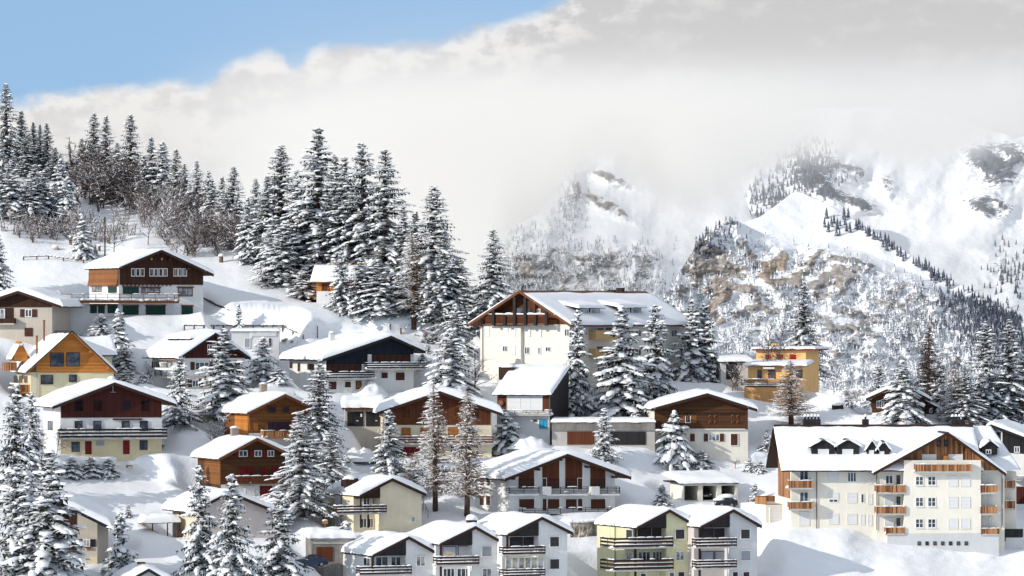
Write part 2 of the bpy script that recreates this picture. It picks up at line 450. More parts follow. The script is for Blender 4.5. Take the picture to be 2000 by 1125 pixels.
    def win(s, x0, y0, x1, y1, st='w', n=2, y=0.0, plane='F', sh=None, shm='shut', lintel=None, sill=False, parent=None, glass='glass', fm='fr', bars=0, shw=None):
        fn, pr = s.fr(plane, y)
        a0, c1 = pr(x0, y0); a1, c0 = pr(x1, y1)
        if a0 > a1: a0, a1 = a1, a0
        par = parent or s.root
        w, h = a1 - a0, c1 - c0
        kid = (lambda o_: parent) if parent is not None else (lambda o_: o_)   # never deeper than sub-parts
        base = .07 if y == 0 and plane == 'F' else .02
        if st in ('w', 'd', 'door'):
            fw = .09 if st == 'w' else .06
            fm = fm if st == 'w' else 'trim'
            f = MB(fn); t0, t1 = -.03, base + .05
            f.box(a0, a0 + fw, t0, t1, c0, c1); f.box(a1 - fw, a1, t0, t1, c0, c1)
            f.box(a0 + fw, a1 - fw, t0, t1, c1 - fw, c1); f.box(a0 + fw, a1 - fw, t0, t1, c0, c0 + fw)
            for k in range(1, n): 
                m_ = a0 + w * k / n; f.box(m_ - fw * .5, m_ + fw * .5, t0, t1 - .01, c0 + fw, c1 - fw)
            for k in range(1, bars + 1):
                m_ = c0 + h * k / (bars + 1); f.box(a0 + fw, a1 - fw, t0, t1 - .02, m_ - .025, m_ + .025)
            if sill: f.box(a0 - .08, a1 + .08, t0, t1 + .08, c0 - .07, c0 - .002)
            o = f.build('door' if st == 'door' else 'window', W[fm], par)
            g = MB(fn); g.box(a0 + .04, a1 - .04, -.02, base + .015, c0 + .04, c1 - .04); g.build('pane', W[glass], kid(o))
        else:                                    # closed blind, shutter or door leaf
            m_ = W[st]
            f = MB(fn)
            lw = w / n
            for k in range(n):
                f.box(a0 + k * lw + .015, a0 + (k + 1) * lw - .015, -.02, base + .03, c0 + .02, c1 - .02)
            nm = 'roller_blind' if 'blind' in st else ('door' if st in ('redd', 'blue') else 'shutter')
            o = f.build(nm, m_, par)
            if fm:
                f = MB(fn); q = .05; t1 = base + .06
                f.box(a0 - q, a0 + .012, -.03, t1, c0 - q, c1 + q); f.box(a1 - .012, a1 + q, -.03, t1, c0 - q, c1 + q)
                f.box(a0 + .012, a1 - .012, -.03, t1, c1 - .018, c1 + q); f.box(a0 + .012, a1 - .012, -.03, t1, c0 - q, c0 + .018)
                f.build('frame', W[fm], kid(o))
        if sh:
            sw = shw or w * .5
            for sd in sh:
                f = MB(fn)
                if sd == 'l': f.box(a0 - sw - .04, a0 - .04, -.01, base + .05, c0, c1)
                else: f.box(a1 + .04, a1 + sw + .04, -.01, base + .05, c0, c1)
                f.build('shutter', W[shm], o)
        if lintel:
            f = MB(fn); f.box(a0 - .15, a1 + .15, -.02, base + .1, c1 + .003, c1 + .17); f.build('lintel', W[lintel], o)
        return o
    def balcony(s, x0, ytop, x1, ybot, proj=1.3, st='rails', m='blacktrim', n=3, floor='conc2', y=0.0, left=True, right=True, snow=True, slab=.18, wraps=None, posts=True):
        yp = y - proj
        a0, c1 = s.F(x0, ytop, yp); a1, c0 = s.F(x1, ybot, yp)
        f = MB(); f.box(a0, a1, yp, (wraps if wraps is not None else y) - .004, c0 - .004, c0 + slab)
        o = f.build('balcony', W[floor], s.root)
        r = MB(); zt = c1; zb = c0 + slab + (.06 if st == 'rails' else .0); h = (zt - zb)
        yb = wraps if wraps is not None else y
        def run(p0, p1, along):                  # one straight run of railing
            ln = abs(p1 - p0)
            def bx(u0, u1, t0, t1, q0, q1):
                if along == 'x': r.box(u0, u1, yp + t0, yp + t1, q0, q1)
            return bx
        segs = [('x', a0, a1, yp)]
        if left: segs.append(('y', yp + .05, yb - .01, a0))
        if right: segs.append(('y', yp + .05, yb - .01, a1 - .05))
        sn = MB()
        for ax, u0, u1, c in segs:
            def bx(p0, p1, t0, t1, q0, q1, b=r):
                if ax == 'x': b.box(p0, p1, c + t0, c + t1, q0, q1)
                else: b.box(c + t0, c + t1, p0, p1, q0, q1)
            if st == 'rails':
                bh = h / (n + (n - 1) * .75)
                for k in range(n):
                    q = zb + k * bh * 1.75; bx(u0, u1, 0, .045, q, q + bh)
                    if snow and k < n - 1 and ax == 'x': bx(u0 + .03, u1 - .03, -.01, .05, q + bh + .002, q + bh + .03 + .18 * bh, sn)
            elif st == 'boards':
                bx(u0, u1, .0, .04, zb + .02, zt - .05)
                npost = max(2, int((u1 - u0) / 1.5) + 1)
            elif st == 'fine':
                for k in range(n):
                    q = zb + (h - .05) * k / (n - 1); bx(u0, u1, 0, .05, q, q + .06)
            elif st == 'solid':
                bx(u0, u1, 0, .10, zb, zt)
            if posts and st != 'solid':
                npst = max(2, int(abs(u1 - u0) / 1.6) + 1)
                for k in range(npst):
                    p = u0 + (u1 - u0 - .06) * k / max(1, npst - 1); bx(p, p + .06, *((-.05, -.003) if st == 'boards' else (.047, .10)), zb - .05, zt)
            if snow:
                L_ = abs(u1 - u0); k = 0; p = u0
                while p < u1 - .15:
                    ln = min(random.uniform(.5, 1.7), u1 - p)
                    hh = random.uniform(.05, .14)
                    if random.random() < (.45 if st == 'fine' else .22): p += ln; continue
                    cc = ((p + ln / 2), c + .03) if ax == 'x' else (c + .03, (p + ln / 2))
                    sn.lump((cc[0], cc[1], zt + .005), (ln * .54 if ax == 'x' else .1), (.1 if ax == 'x' else ln * .54), hh, 0, 8, 3)
                    p += ln * random.uniform(.9, 1.15)
        r.build('railing', W[m], o)
        if snow:
            x = a0 + .1
            while x < a1 - .4:                   # drifts on the floor
                sn.lump((x + .3, yp + random.uniform(.3, .7), c0 + slab + .005), random.uniform(.5, .9), random.uniform(.25, .4), random.uniform(.15, .4), 0, 9, 3); x += random.uniform(.7, 1.3)
            sn.build('snow_clumps', SNOW, o, True)
        return o
    def chimney(s, x0, ytop, x1, zdrop=2.5, y=4.0, m='brick', cap=.25, d=None, capm='conc2'):
        a0, c1 = s.F(x0, ytop, y); a1, _ = s.F(x1, ytop, y); d = d or (a1 - a0)
        b = MB(); b.box(a0, a1, y, y + d, c1 - zdrop, c1); o = b.build('chimney', W[m], s.root)
        k = MB(); k.box(a0 - .07, a1 + .07, y - .07, y + d + .07, c1 + .002, c1 + .08); k.build('cap', W[capm], o)
        if cap:
            q = MB(); q.lump(((a0 + a1) / 2, y + d / 2, c1 + .085), (a1 - a0) * .62, d * .62, cap, 0, 9, 4); q.build('snow_cover', SNOW, o, True)
        return o
    def pipe(s, px, ytop, ybot, y=0.0, m='copper', r=.05, plane='F'):
        fn, pr = s.fr(plane, y); a, c1 = pr(px, ytop); _, c0 = pr(px, ybot)
        b = MB(fn); b.tube([(a, .4, c1 + .25), (a, .12, c1), (a, .12, c0)], r, 6); return b.build('downpipe', W[m], s.root)
    def brackets(s, pxs, m='trim', drop=.35, ln=None):
        b = None
        for px, py in pxs:
            x, z = s.F(px, py, -s.oh)
            b = MB(); b.box(x - .12, x + .12, -s.oh + .05, .0, z - .2, z + .06); b.build('purlin', W[m], s.root)
    def dormer(s, x0, yap, x1, yeave, ybot, y, depth=4.0, m='dark', snow=.35, oh=.25, win=None, fascia='blacktrim', apx=None):
        a0, ze = s.F(x0, yeave, y); a1, _ = s.F(x1, yeave, y); _, za = s.F(x0, yap, y); _, zb = s.F(x0, ybot, y)
        am = (a0 + a1) / 2
        th = .1
        b = MB(); b.prism([(a0, zb), (a1, zb), (a1, ze - th), (am, za - th), (a0, ze - th)], y, y + depth)
        o = b.build('dormer', W[m], s.root)
        e = oh; sl = (za - ze) / (a1 - am)
        pts = [(a0 - e, ze - e * sl), (am, za), (a1 + e, ze - e * sl)]
        keep = getattr(s, 'roofo', None)
        s.deck(pts, y - .25, y + depth, th, fascia, 'y', o, 'dormer_roof')
        s.snow(pts, y - .25, y + depth, snow, 'y', o, r=.3, nx=14, ny=10)
        s.roofo = keep
        if win: s.win(*win[:4], st=win[4], n=win[5] if len(win) > 5 else 1, y=y, parent=o, fm='fr')
        return o
# ================================================================== the village
H = House
def sh_win(h, x0, y0, x1, y1, sides='lr', n=2, shm='shut', w=None, **k): return h.win(x0, y0, x1, y1, 'w', n, sh=sides, shm=shm, shw=w, **k)

# --- big chalet high on the left: brown shingled upper storey over white walls, long terrace
h = H('chalet', 'large chalet with long brown railed terrace and green shutters, highest house on the left', 'house', 232, 614, 22)
h.gable(397, 13.5, [(232.5, 522), (315.5, 488), (417, 535.5)], 'white', oh=1.3, ohb=1.0, fascia='trim', snow=.62)
h.zone(234, 396.3, 556, 'brown', th=.14)
fn, pr = h.fr('S'); a0, c0 = h.S(232, 553); 
b = MB(); z0 = h.S(232, 556)[1]; z1 = h.under(0) - .02; b.prism([(-.14, z0 - .1), (-.42, z0 - .1), (-.2, z0 + .7), (-.16, z1), (0, z1), (0, z0 - .1)], 0.0, 13.3); b.build('cladding', W['shingle'], h.root)
for x0, x1, n in ((255.5, 282.5, 3), (291, 327.5, 4), (338, 365.5, 3)):
    for k in range(n):
        w = (x1 - x0) / n; h.win(x0 + k * w + .6, 524, x0 + (k + 1) * w - .6, 540, 'w', 2, bars=1, y=-.08, glass='glassb')
for x in (296, 316): h.rect(x - 1.6, 504, x + 1.6, 508, 'tan', y=-.1, name='vent')
h.brackets([(281, 508), (333, 506), (309, 497), (370, 524)], 'trim')
b = MB(); x0, z0 = h.F(236, 556); x1, _ = h.F(336, 556)
for k in range(13): q = x0 + (x1 - x0) * (k + .5) / 13; b.box(q - .09, q + .09, -.28, -.145, z0 - .16, z0 + .06)
b.build('beam_ends', W['trim'], h.root)
h.win(240.5, 561, 270, 573, 'greenshut', 3, fm='trim', lintel='chesttrim')
h.win(276, 562, 312.5, 572, 'w', 3, lintel='chesttrim', fm='chesttrim', glass='glassb')
h.win(347.5, 562, 376, 579, 'w', 3, fm='chesttrim', lintel='chesttrim', glass='glassb', bars=1)
h.win(240.5, 598, 269.5, 614, 'greenshut', 3, fm='trim', lintel='chesttrim')
h.win(285.5, 598, 322, 615, 'greenshut', 1, fm='trim', lintel='chesttrim')
h.win(355.5, 598, 375.5, 615, 'greenshut', 2, fm='trim', lintel='chesttrim')
h.win(212, 561, 228, 571, 'greenshut', 2, plane='S', fm='trim', lintel='chesttrim')
h.win(180, 557, 199, 570, 'w', 1, plane='S', fm='chesttrim', glass='glassb')
b = MB(); xa, za = h.F(131, 593, 0); xb, zb_ = h.F(231, 593, 0); b.box(xa, -.003, .01, 7, -4.5, za); b.build('wall', W['white'], h.root)
for x in (177, 192.5, 211): h.win(x, 597, x + (17 if x > 200 else 11), 611, 'greenshut', 2, fm='trim', lintel='chesttrim')
h.balcony(117, 574, 350, 592, 2.2, 'fine', 'chesttrim', 3, 'chesttrim', left=True, slab=.3, wraps=0)
h.pipe(233, 530, 556, plane='F', y=-.2)

# --- left frame edge: beige house with brown gable
h = H('chalet', 'beige house with dark brown gable and brown window shutters, cut by the left frame edge', 'house', -48, 657, -8)
h.gable(102, 11, [(-80, 606), (35, 568), (120.5, 597.5)], 'beige', oh=1.1, fascia='trim', snow=.75)
h.zone(-46, 101.5, 600, 'brown', th=.1)
h.rect(-46, 601, 27, 630, 'trim', th=.02, name='recess_shade'); h.win(1, 603, 10, 622, 'w', 1, glass='glassb')  # flat dark sheet, shade of a recess put into its colour
sh_win(h, 49, 604, 62.5, 619, w=.62)
h.balcony(-46, 621, 28, 634, 1.0, 'boards', 'brown', right=True, snow=False)
h.win(48, 640, 64, 657, 'shut', 2, fm=None)

# --- orange larch gable house on the left
h = H('chalet', 'steep gabled house with orange larch boards over pale yellow walls and two flues', 'house', 60, 775, 14)
h.gable(222, 12.5, [(51, 726.5), (141, 645.5), (227.5, 727)], 'yellow', oh=1.2, ohb=.4, fascia='blacktrim', snow=.5, th=.14, bb=.16)
h.zone(72, 173.5, 728, 'orange', th=.05); h.zone(173.5, 218, 727.5, 'orange', th=.12); h.zone(58, 72, 727, 'mid', th=.05)
fn = h.pts; b = MB()                              # orange verge boards and soffit under the black verge
up = [(a, z - .145) for a, z in h.pts]; b.prism([(a, z - .2) for a, z in up] + up[::-1], -1.18, -1.02); b.build('bargeboard', W['orangetrim'], h.root)
for px, py in ((103, 686), (178, 687), (213, 719)):
    x, z = h.F(px, py, -1.1); b = MB(); b.box(x - .14, x + .14, -1.15, 0, z - .14, z + .14); b.build('purlin', W['orangetrim'], h.root)
h.win(98, 689, 124.5, 716, 'd', 1); h.win(129.5, 688.5, 155.5, 715.5, 'd', 1)
h.win(79.5, 732.5, 103.5, 750.5, 'd', 1); h.win(135, 732, 150, 746, 'd', 1)
h.pipe(71.5, 712, 775, m='metal')
for px, pt in ((86, 627), (72, 657)):
    x, z = h.F(px, pt, 5.5 if px > 80 else 3.0); b = MB(); y = 5.5 if px > 80 else 3.0
    b.tube([(x, y, z - 2.6), (x, y, z)], .14, 10); b.tube([(x, y, z), (x, y, z + .12)], .2, 10); b.build('flue', W['rust'], h.root)
x0, z0 = h.S(8, 764); 
b = MB(); ya, za = h.S(12, 766, -1.4); yb = h.S(58, 766, -1.4)[0]    # side loggia balcony
b.box(-1.5, -.005, .6, 8.5, za, za + .2); o = b.build('balcony', W['orangetrim'], h.root)
b = MB(); b.box(-1.5, -1.44, .6, 8.5, za + .2, za + 1.15); b.box(-1.44, -.01, .6, .66, za + .2, za + 1.15); b.build('railing', W['orangev'], o)
b = MB()
for k in range(7): b.lump((-1.47, 1.2 + k * 1.15, za + 1.155), .12, .7, .2, 0, 8, 3)
b.build('snow_cover', SNOW, o, True)
for px in (18, 28, 38, 48): h.win(px, 733, px + 6, 748, 'w', 1, plane='S', fm='orangetrim')
h.dormer(27, 666, 54, 692, 706, 4.6, 4.0, 'orange', .35, .3, fascia='orangetrim')
h.rect(8, 708, 33, 724, 'orangev', y=5.2, th=.05, name='dormer_balcony', back=2.0)
xw, zw = h.F(188, 660, 7.0); xe, ze = h.F(221, 693, 7.0)           # rear wing with a lower roof
pts = [(4.0, ze + 0.1), (8.0, zw + .3), (12.0, ze + .1)]
b = MB(); b.prism([(5, -4), (11, -4), (11, ze - .2), (8, zw), (5, ze - .2)], 6.0, xe - .5, 'x'); b.build('wall', W['yellow'], h.root)
h.deck(pts, 5.5, xe, .15, 'blacktrim', 'x'); h.snow(pts, 5.5, xe, .5, 'x')

# --- white and brown house with a shed dormer
h = H('chalet', 'white house with brown gable, wide shed dormer and brown shutters beside a snowy spruce', 'house', 361, 759, 28)
h.gable(478, 10.5, [(350.5, 698), (421, 650), (489, 698.5)], 'white', oh=.9, ohb=.7, fascia='blacktrim', snow=.62)
h.zone(361.6, 477.5, 699.5, 'redbrown', th=.1)
h.rect(361, 734, 478, 790, 'pink', th=.05)
h.win(404.5, 673, 422.5, 688.5, 'w', 4); sh_win(h, 380, 707, 408, 722.5, n=3, w=.55); h.win(460, 708, 468, 722, 'shut', 1, fm=None)
sh_win(h, 375, 742, 387.5, 756, w=.6, n=2)
sh_win(h, 300, 706, 308, 719, plane='S', sides='lr', w=.4)
h.win(315, 707, 340, 724, 'w', 3, plane='S', glass='glassb')
b = MB(); y0, z0 = h.S(341, 736, -1.2); y1, _ = h.S(301, 736, -1.2); b.box(-1.2, -.004, y0, y1, z0 - .2, z0); o = b.build('balcony', W['conc2'], h.root)
b = MB(); b.box(-1.2, -1.16, y0, y1, z0, z0 + .9); b.build('railing', W['glassb'], o)
b = MB()
for k in range(8): b.lump((-1.15, y0 + (y1 - y0) * (k + .5) / 8, z0 + .9), .2, .6, .28, 0, 8, 3)
b.build('snow_cover', SNOW, o, True)
b = MB(); ya, za = h.S(345, 701.5, -.9); yb, _ = h.S(314, 701.5, -.9); b.add([(-.05, ya, za + .3), (-.05, yb, za + .3), (-1.1, yb, za - .05), (-1.1, ya, za - .05), (-.05, ya, za + .25), (-.05, yb, za + .25), (-1.1, yb, za - .1), (-1.1, ya, za - .1)], [(0,1,2,3),(7,6,5,4),(0,3,7,4),(1,5,6,2),(3,2,6,7),(0,4,5,1)]); b.build('awning', W['awn'], h.root)
y0, z1 = h.S(332, 660, 1.6); ya = 2.6                                  # shed dormer on the left slope
yA, zb = h.S(379, 679, 1.6); yB, _ = h.S(331, 679, 1.6)
yA = max(yA, 1.2); zt = h.S(332, 660, 1.6)[1]
b = MB(); b.prism([(1.6, zb - 1.2), (6.2, zb - 1.2), (6.2, zt + .55), (1.6, zt)], yA, yB); o = b.build('dormer', W['char'], h.root)
pts = [(1.15, zt - .02), (5.6, zt + .75)]
keep = h.roofo; h.deck(pts, yA - .3, yB + .3, .14, 'blacktrim', 'y', o, 'dormer_roof'); h.snow(pts, yA - .3, yB + .3, .5, 'y', o, nx=14, ny=16); h.roofo = keep
for k, x in enumerate((333, 340, 347)): h.win(x, 669, x + 6, 680, 'w', 1, plane='S', y=1.6, parent=o)

# --- broad black-gabled chalet above the middle
h = H('chalet', 'broad low white house with blue-black gable, two railed balconies and brown panels', 'house', 637, 766, 22)
h.gable(808, 14.5, [(630, 701.5), (764, 656), (831, 686)], 'white', oh=1.4, ohb=1.0, fascia='blacktrim', snow=.75, th=.3)
h.zone(637.5, 716, 726, 'navy', th=.1); h.zone(716, 807.5, 707, 'navy', th=.1)
for k in range(6): h.win(638 + k * 11.3, 711, 638 + (k + 1) * 11.3 - .8, 725.5, 'shut', 1, fm='blacktrim', y=-.06)
for k in range(6): h.win(725.5 + k * 12.5, 692.5, 725.5 + (k + 1) * 12.5 - .8, 707, 'shut', 1, fm='blacktrim', y=-.06)
h.rect(717, 692, 724.5, 711, 'white', th=.25, name='pilaster'); h.rect(705.5, 711, 716, 727, 'white', th=.25, name='pilaster'); h.rect(801, 692, 807, 710, 'white', th=.25, name='pilaster')
h.balcony(717, 708, 834, 722, 1.4, 'rails', 'blacktrim', 3); h.balcony(632, 726, 731, 741, 1.4, 'rails', 'blacktrim', 3)
h.win(744, 727, 757, 739, 'shut', 2); h.win(772, 727, 790, 743, 'shut', 2); h.win(641, 745, 657, 761, 'shut', 2); h.win(673, 745, 685, 757, 'shut', 2); h.win(695.5, 745, 705, 760, 'mid', 1, fm='trim')
h.brackets([(664, 693), (697, 683), (720, 675), (745, 667)], 'blacktrim')
h.win(566, 708, 572.5, 720, 'shut', 2, plane='S'); h.win(582, 709, 587.5, 726, 'shut', 1, plane='S'); h.win(601, 710, 615, 723, 'shut', 2, plane='S')
h.chimney(645, 652, 654, y=9, m='white', cap=.3, zdrop=1.2)

# --- white / cream / red-brown house on the left
h = H('chalet', 'big house with red-brown boarded gable, white middle storey and snow-filled railed balcony', 'house', 118, 886, 16)
h.gable(316, 11.5, [(102.5, 794), (224, 747), (344.5, 789.5)], 'white', oh=1.1, ohb=.8, fascia='trim', snow=.68)
h.zone(119, 315.5, 816, 'redbrown', th=.07)
h.rect(118.2, 855.5, 315.8, 900, 'cream2', th=.05)
for x in (145.5, 182.5, 237, 275): h.win(x, 782.5, x + 17, 803, 'purple', 2, fm='trim', y=-.02)
for x, y1 in ((145.5, 837), (182, 840), (237.5, 838), (273, 844)): h.win(x, 822, x + 15.5, y1, 'd', 1)
h.win(139.5, 863, 155.5, 882, 'd', 1); h.win(272.5, 860, 288, 878.5, 'd', 1)
h.win(167, 862.5, 178, 886, 'redshut', 1, fm='trim'); h.win(241, 861, 252, 886, 'redshut', 1, fm='trim'); h.win(188, 862, 203, 870, 'greyblind', 1, fm='conc2')
h.balcony(116, 838, 326, 857, 1.35, 'rails', 'blacktrim', 3)
h.rect(220, 817.5, 277, 820, 'shut', th=.25, name='awning_case')
h.win(94, 822, 103, 840.5, 'd', 1, plane='S')
x, z = h.F(220.5, 763, -.1); b = MB(); b.box(x - .04, x + .04, -.2, -.1, z - .2, z + .9); b.box(x - .35, x + .35, -.35, -.1, z - .22, z - .16); b.build('gable_ornament', W['metal'], h.root)
h.chimney(212, 742, 226, y=8, m='char', cap=.4, zdrop=1.5)
b = MB(); y0, _z = h.S(74, 880, -.04)

# --- honey brown log chalet in the middle left
h = H('chalet', 'honey brown log chalet with small masonry chimney and yellow plank balcony', 'house', 485, 864, 22)
h.gable(606, 9.5, [(482, 806.5), (557, 769.5), (620, 800)], 'mid', oh=1.1, ohb=.8, fascia='chesttrim', snow=.6)
h.rect(485.5, 846, 605.5, 880, 'white', th=.03)
h.win(523, 794.5, 539, 806, 'purple', 2, fm='mid'); h.win(551, 794.5, 564, 806, 'purple', 2, fm='mid'); h.win(522.5, 824, 567, 840, 'purple', 4, fm='mid')
h.balcony(514, 841, 572, 856, 1.1, 'boards', 'orangev', floor='orangetrim', posts=False)
h.rect(459, 808, 484.5, 864, 'orange', plane='S', th=.06)  # left side in brighter boards, its sunlight put into the colour
h.win(495.5, 826, 503.5, 842, 'orshut', 1, fm=None); b = MB(); xx, z0 = h.F(491, 840, -.7); b.tube([(xx, -.05, z0), (xx - .5, -1.0, z0 + 2.3)], .08); b.build('brace', W['orangetrim'], h.root)
h.chimney(510.5, 751, 522, y=6, m='brick', cap=.22, zdrop=1.6)

# --- dark red-brown chalet below it
h = H('chalet', 'dark brown timber chalet with dark red shutters and three small white windows', 'house', 431, 969, 20)
h.gable(557, 10.0, [(427, 895.5), (502, 855), (567, 886)], 'brownh', oh=1.1, ohb=.9, fascia='chesttrim', snow=.62)
h.rect(431.5, 946.5, 556.5, 980, 'white', th=.04)
for x0, x1 in ((466, 483), (496.5, 511), (522, 535)): sh_win(h, x0, 879.5, x1, 892, sides='l', shm='redshut', w=.55)
for x0, x1, n in ((467, 496, 4), (509.5, 522, 2), (532, 543, 2)): h.win(x0, 911, x1, 928, 'redshut', n, fm=None)
h.balcony(464, 930, 547, 945, 1.0, 'boards', 'chest', floor='chesttrim', posts=False)
h.win(508, 950, 531, 968, 'redshut', 3, fm='trim'); h.win(479, 950, 496, 968, 'blind', 1)
h.rect(400, 896, 430.7, 946, 'mid', plane='S', th=.05)
h.win(404, 911, 416, 928, 'redshut', 2, plane='S', y=.05, fm=None); h.win(419, 911, 427, 928, 'redshut', 1, plane='S', y=.05, fm=None)
h.chimney(453.5, 837, 466, y=6.5, m='brick', cap=.25, zdrop=1.6)

# --- chestnut gable behind the two larches
h = H('chalet', 'house with wide chestnut gable and orange shutters, half hidden behind two larches', 'house', 748, 893, 5)
h.gable(960, 11, [(736, 805.5), (859, 764), (981, 807.5)], 'cream', oh=1.3, ohb=.8, fascia='trim', snow=.95)
h.zone(754, 958, 830, 'chest', th=.08)
h.win(785, 798, 802, 817, 'orshut', 2, fm='chesttrim', y=-.03); h.win(880, 797, 897, 817, 'orshut', 2, fm='chesttrim', y=-.03); h.win(921, 798, 936, 817, 'shut', 2, fm='chesttrim', y=-.03)
h.win(785, 836, 801, 859, 'orshut', 2, fm='chesttrim'); h.win(822, 836, 837, 850, 'orshut', 2, fm='chesttrim'); h.win(876, 835, 893, 850, 'orshut', 2, fm='chesttrim'); h.win(915, 834, 927, 850, 'shut', 2, fm='chesttrim')
h.balcony(772, 852, 963, 868, 1.2, 'rails', 'chesttrim', 3); h.win(782, 874, 819, 890, 'redshut', 4, fm='chesttrim'); h.win(880, 872, 905, 890, 'shut', 2)
h.chimney(852, 757, 862, y=6, m='brick', cap=.5, zdrop=1.0)

# --- small cream house with corner loggia
def loggia(h, rows, m='fr'): 
    for (x0, y0, x1, y1, n, st) in rows: h.win(x0, y0, x1, y1, st, n, y=h.rec, fm=('fr' if st == 'w' else 'trim'))
h = H('house', 'small cream house with one plain gable wall, corner balcony and dark roof box', 'house', 700, 1040, 25)
h.gable(823.5, 9.5, [(702, 967.5), (766, 934), (832, 964)], 'cream', oh=.5, ohb=.6, fascia='trim', snow=.7, split=742, rec=1.5)
h.zone(702, 742, 972, 'brown', th=.1)
b = MB(); b.box(0, h.xs, -.02, h.rec, h.F(702, 972)[1] - .1, h.F(702, 972)[1] - .01); b.build('soffit', W['trim'], h.root)
loggia(h, [(709, 972, 716.5, 994, 1, 'w'), (719, 972, 729, 993, 1, 'blind'), (733.5, 973, 744, 993, 1, 'blind'), (704, 1012, 716, 1031, 2, 'w'), (719, 1012, 729, 1031, 2, 'w'), (733, 1011, 744, 1031, 2, 'w')])
for px in (704.5, 719): h.rect(px - 1, 968, px + 1, 1031, 'trim', th=.12, name='post', back=.1)
h.balcony(658, 988, 755, 1004, 1.25, 'rails', 'trim', 3, right=True); h.win(801.5, 1009, 811.5, 1020, 'w', 1, glass='glassb')
h.win(656, 968, 667, 985, 'blind', 1, plane='S'); h.win(656, 1010, 666, 1028, 'blind', 1, plane='S'); h.pipe(668, 963, 1030, plane='S')
x0, z0 = h.F(676, 936, 4.0); x1, _ = h.F(700, 936, 4.0); b = MB(); b.prism([(x0, z0 - .9), (x1, z0 - .4), (x1, z0 + .1), (x0, z0)], 4, 5.6); o = b.build('roof_box', W['trim'], h.root)
b = MB(); b.lump(((x0 + x1) / 2, 4.8, z0 + .02), .9, .9, .45, 0, 10, 4); b.build('snow_cover', SNOW, o, True)

# --- long white chalet with brown timber panels
h = H('chalet', 'long white house with five brown timber bays under one wide gable and pillar balcony', 'house', 994, 1001, 20)
h.gable(1201, 12.5, [(985.5, 935), (1108.5, 886.5), (1232.5, 931.5)], 'white', oh=1.5, ohb=.8, fascia='trim', snow=.75, th=.26)
for x0, x1 in ((1013, 1043), (1059, 1092), (1104, 1137), (1153, 1182)): h.zone(x0, x1, 952, 'chest', th=.05)
for x0, x1 in ((1013, 1043), (1069, 1092), (1104, 1127), (1153, 1182)): h.win(x0 + .7, 936, x1 - .7, 952.5, 'shut', 1, fm='trim', y=-.01)
for x0, x1 in ((1013, 1043), (1069, 1092), (1104, 1126), (1153, 1182)): h.win(x0, 974.5, x1, 994, 'shut', 1)
for x0, x1 in ((1059, 1067), (1128, 1137)): h.win(x0, 974, x1, 998, 'shut', 1, fm='fr'); h.win(x0, 934, x1, 956, 'shut', 1, y=-.01, fm='fr')
for x0, x1 in ((994.5, 1053), (1069, 1147.5), (1163, 1210.5)): h.balcony(x0, 951.5, x1, 967.5, 1.4, 'fine', 'trim', 5, 'white', left=x0 < 1000, right=x1 > 1200, slab=.22)
for x0, x1 in ((1053, 1069), (1147.5, 1163)): h.rect(x0, 950, x1, 966, 'white', th=1.45, name='pillar')
h.balcony(1020, 993, 1194, 1006, 1.3, 'fine', 'trim', 4, 'trim')
h.brackets([(1005, 934), (1054, 916), (1097, 897), (1152, 911), (1204, 931)], 'trim')
for y0, y1 in ((932.5, 948.5), (968, 987)):
    for x0, x1 in ((937.5, 945), (950, 957)): h.win(x0, y0, x1, y1, 'shut', 1, plane='S', fm=None)

# --- stepped row of three white townhouses, bottom centre
rowN = 'stepped white townhouses in a row at the bottom'
def town(label, px, py, right, roof, split, L=11.0, wall='white', group=rowN, wall2=None, ytri=None, yaw=22, tri='char', oh=.45):
    h = H('townhouse', label, 'townhouse', px, py, yaw, group=group)
    h.gable(right, L, roof, wall, oh=oh, ohb=.6, fascia='trim', snow=.72, split=split, rec=1.5, wall2=wall2, th=.24)
    h.zone(px + .8, split, ytri, tri, th=.1)
    z = h.F(px, ytri)[1]; b = MB(); b.box(0, h.xs, -.02, h.rec, z - .1, z - .01); b.build('soffit', W['blacktrim'], h.root)
    b = MB(); b.box(0, .22, 0, .22, -4, z - .1); b.build('post', W['trim'], h.root)
    return h
h = town('lowest of three stepped white townhouses, with white framed loggia windows', 727, 1160, 846, [(727, 1084), (798.6, 1047.5), (847.5, 1075)], 792.5, ytri=1084)
loggia(h, [(733, 1087, 758, 1108, 2, 'w'), (763, 1087, 783, 1106, 2, 'w')]); h.win(812, 1086, 830.5, 1106, 'w', 2, glass='glassb'); h.balcony(703, 1107, 804, 1124, 1.35, 'rails', 'trim', 3)
h.win(711, 1088, 724, 1107, 'w', 2, plane='S')
h = town('middle one of three stepped white townhouses, with a tan panel on its balcony', 860, 1160, 976, [(859, 1061.5), (928.6, 1027.5), (977, 1055)], 922, ytri=1064)
loggia(h, [(865, 1068, 890, 1089, 1, 'blind'), (895, 1067, 914, 1088, 1, 'blind'), (865, 1110, 888, 1130, 3, 'w'), (892, 1110, 918, 1130, 3, 'w')])
h.win(941, 1067, 960, 1086.5, 'greyblind', 1); h.win(941, 1110, 960, 1130, 'w', 2, glass='glassb'); h.balcony(853.5, 1087.5, 936, 1105, 1.35, 'rails', 'trim', 3)
x, z = h.F(866, 1088, -1.2); b = MB(); b.box(x, x + 1.1, -1.25, -1.2, z, z + .42); b.build('wind_screen', W['tan'], h.root)
x, z = h.F(924, 1016, 5); b = MB(); b.box(x - .5, x + .5, 5, 6, z - 1.2, z + .1); o = b.build('chimney', W['char'], h.root); b = MB(); b.lump((x, 5.5, z + .1), .75, .75, .6, 0, 10, 4); b.build('snow_cover', SNOW, o, True)
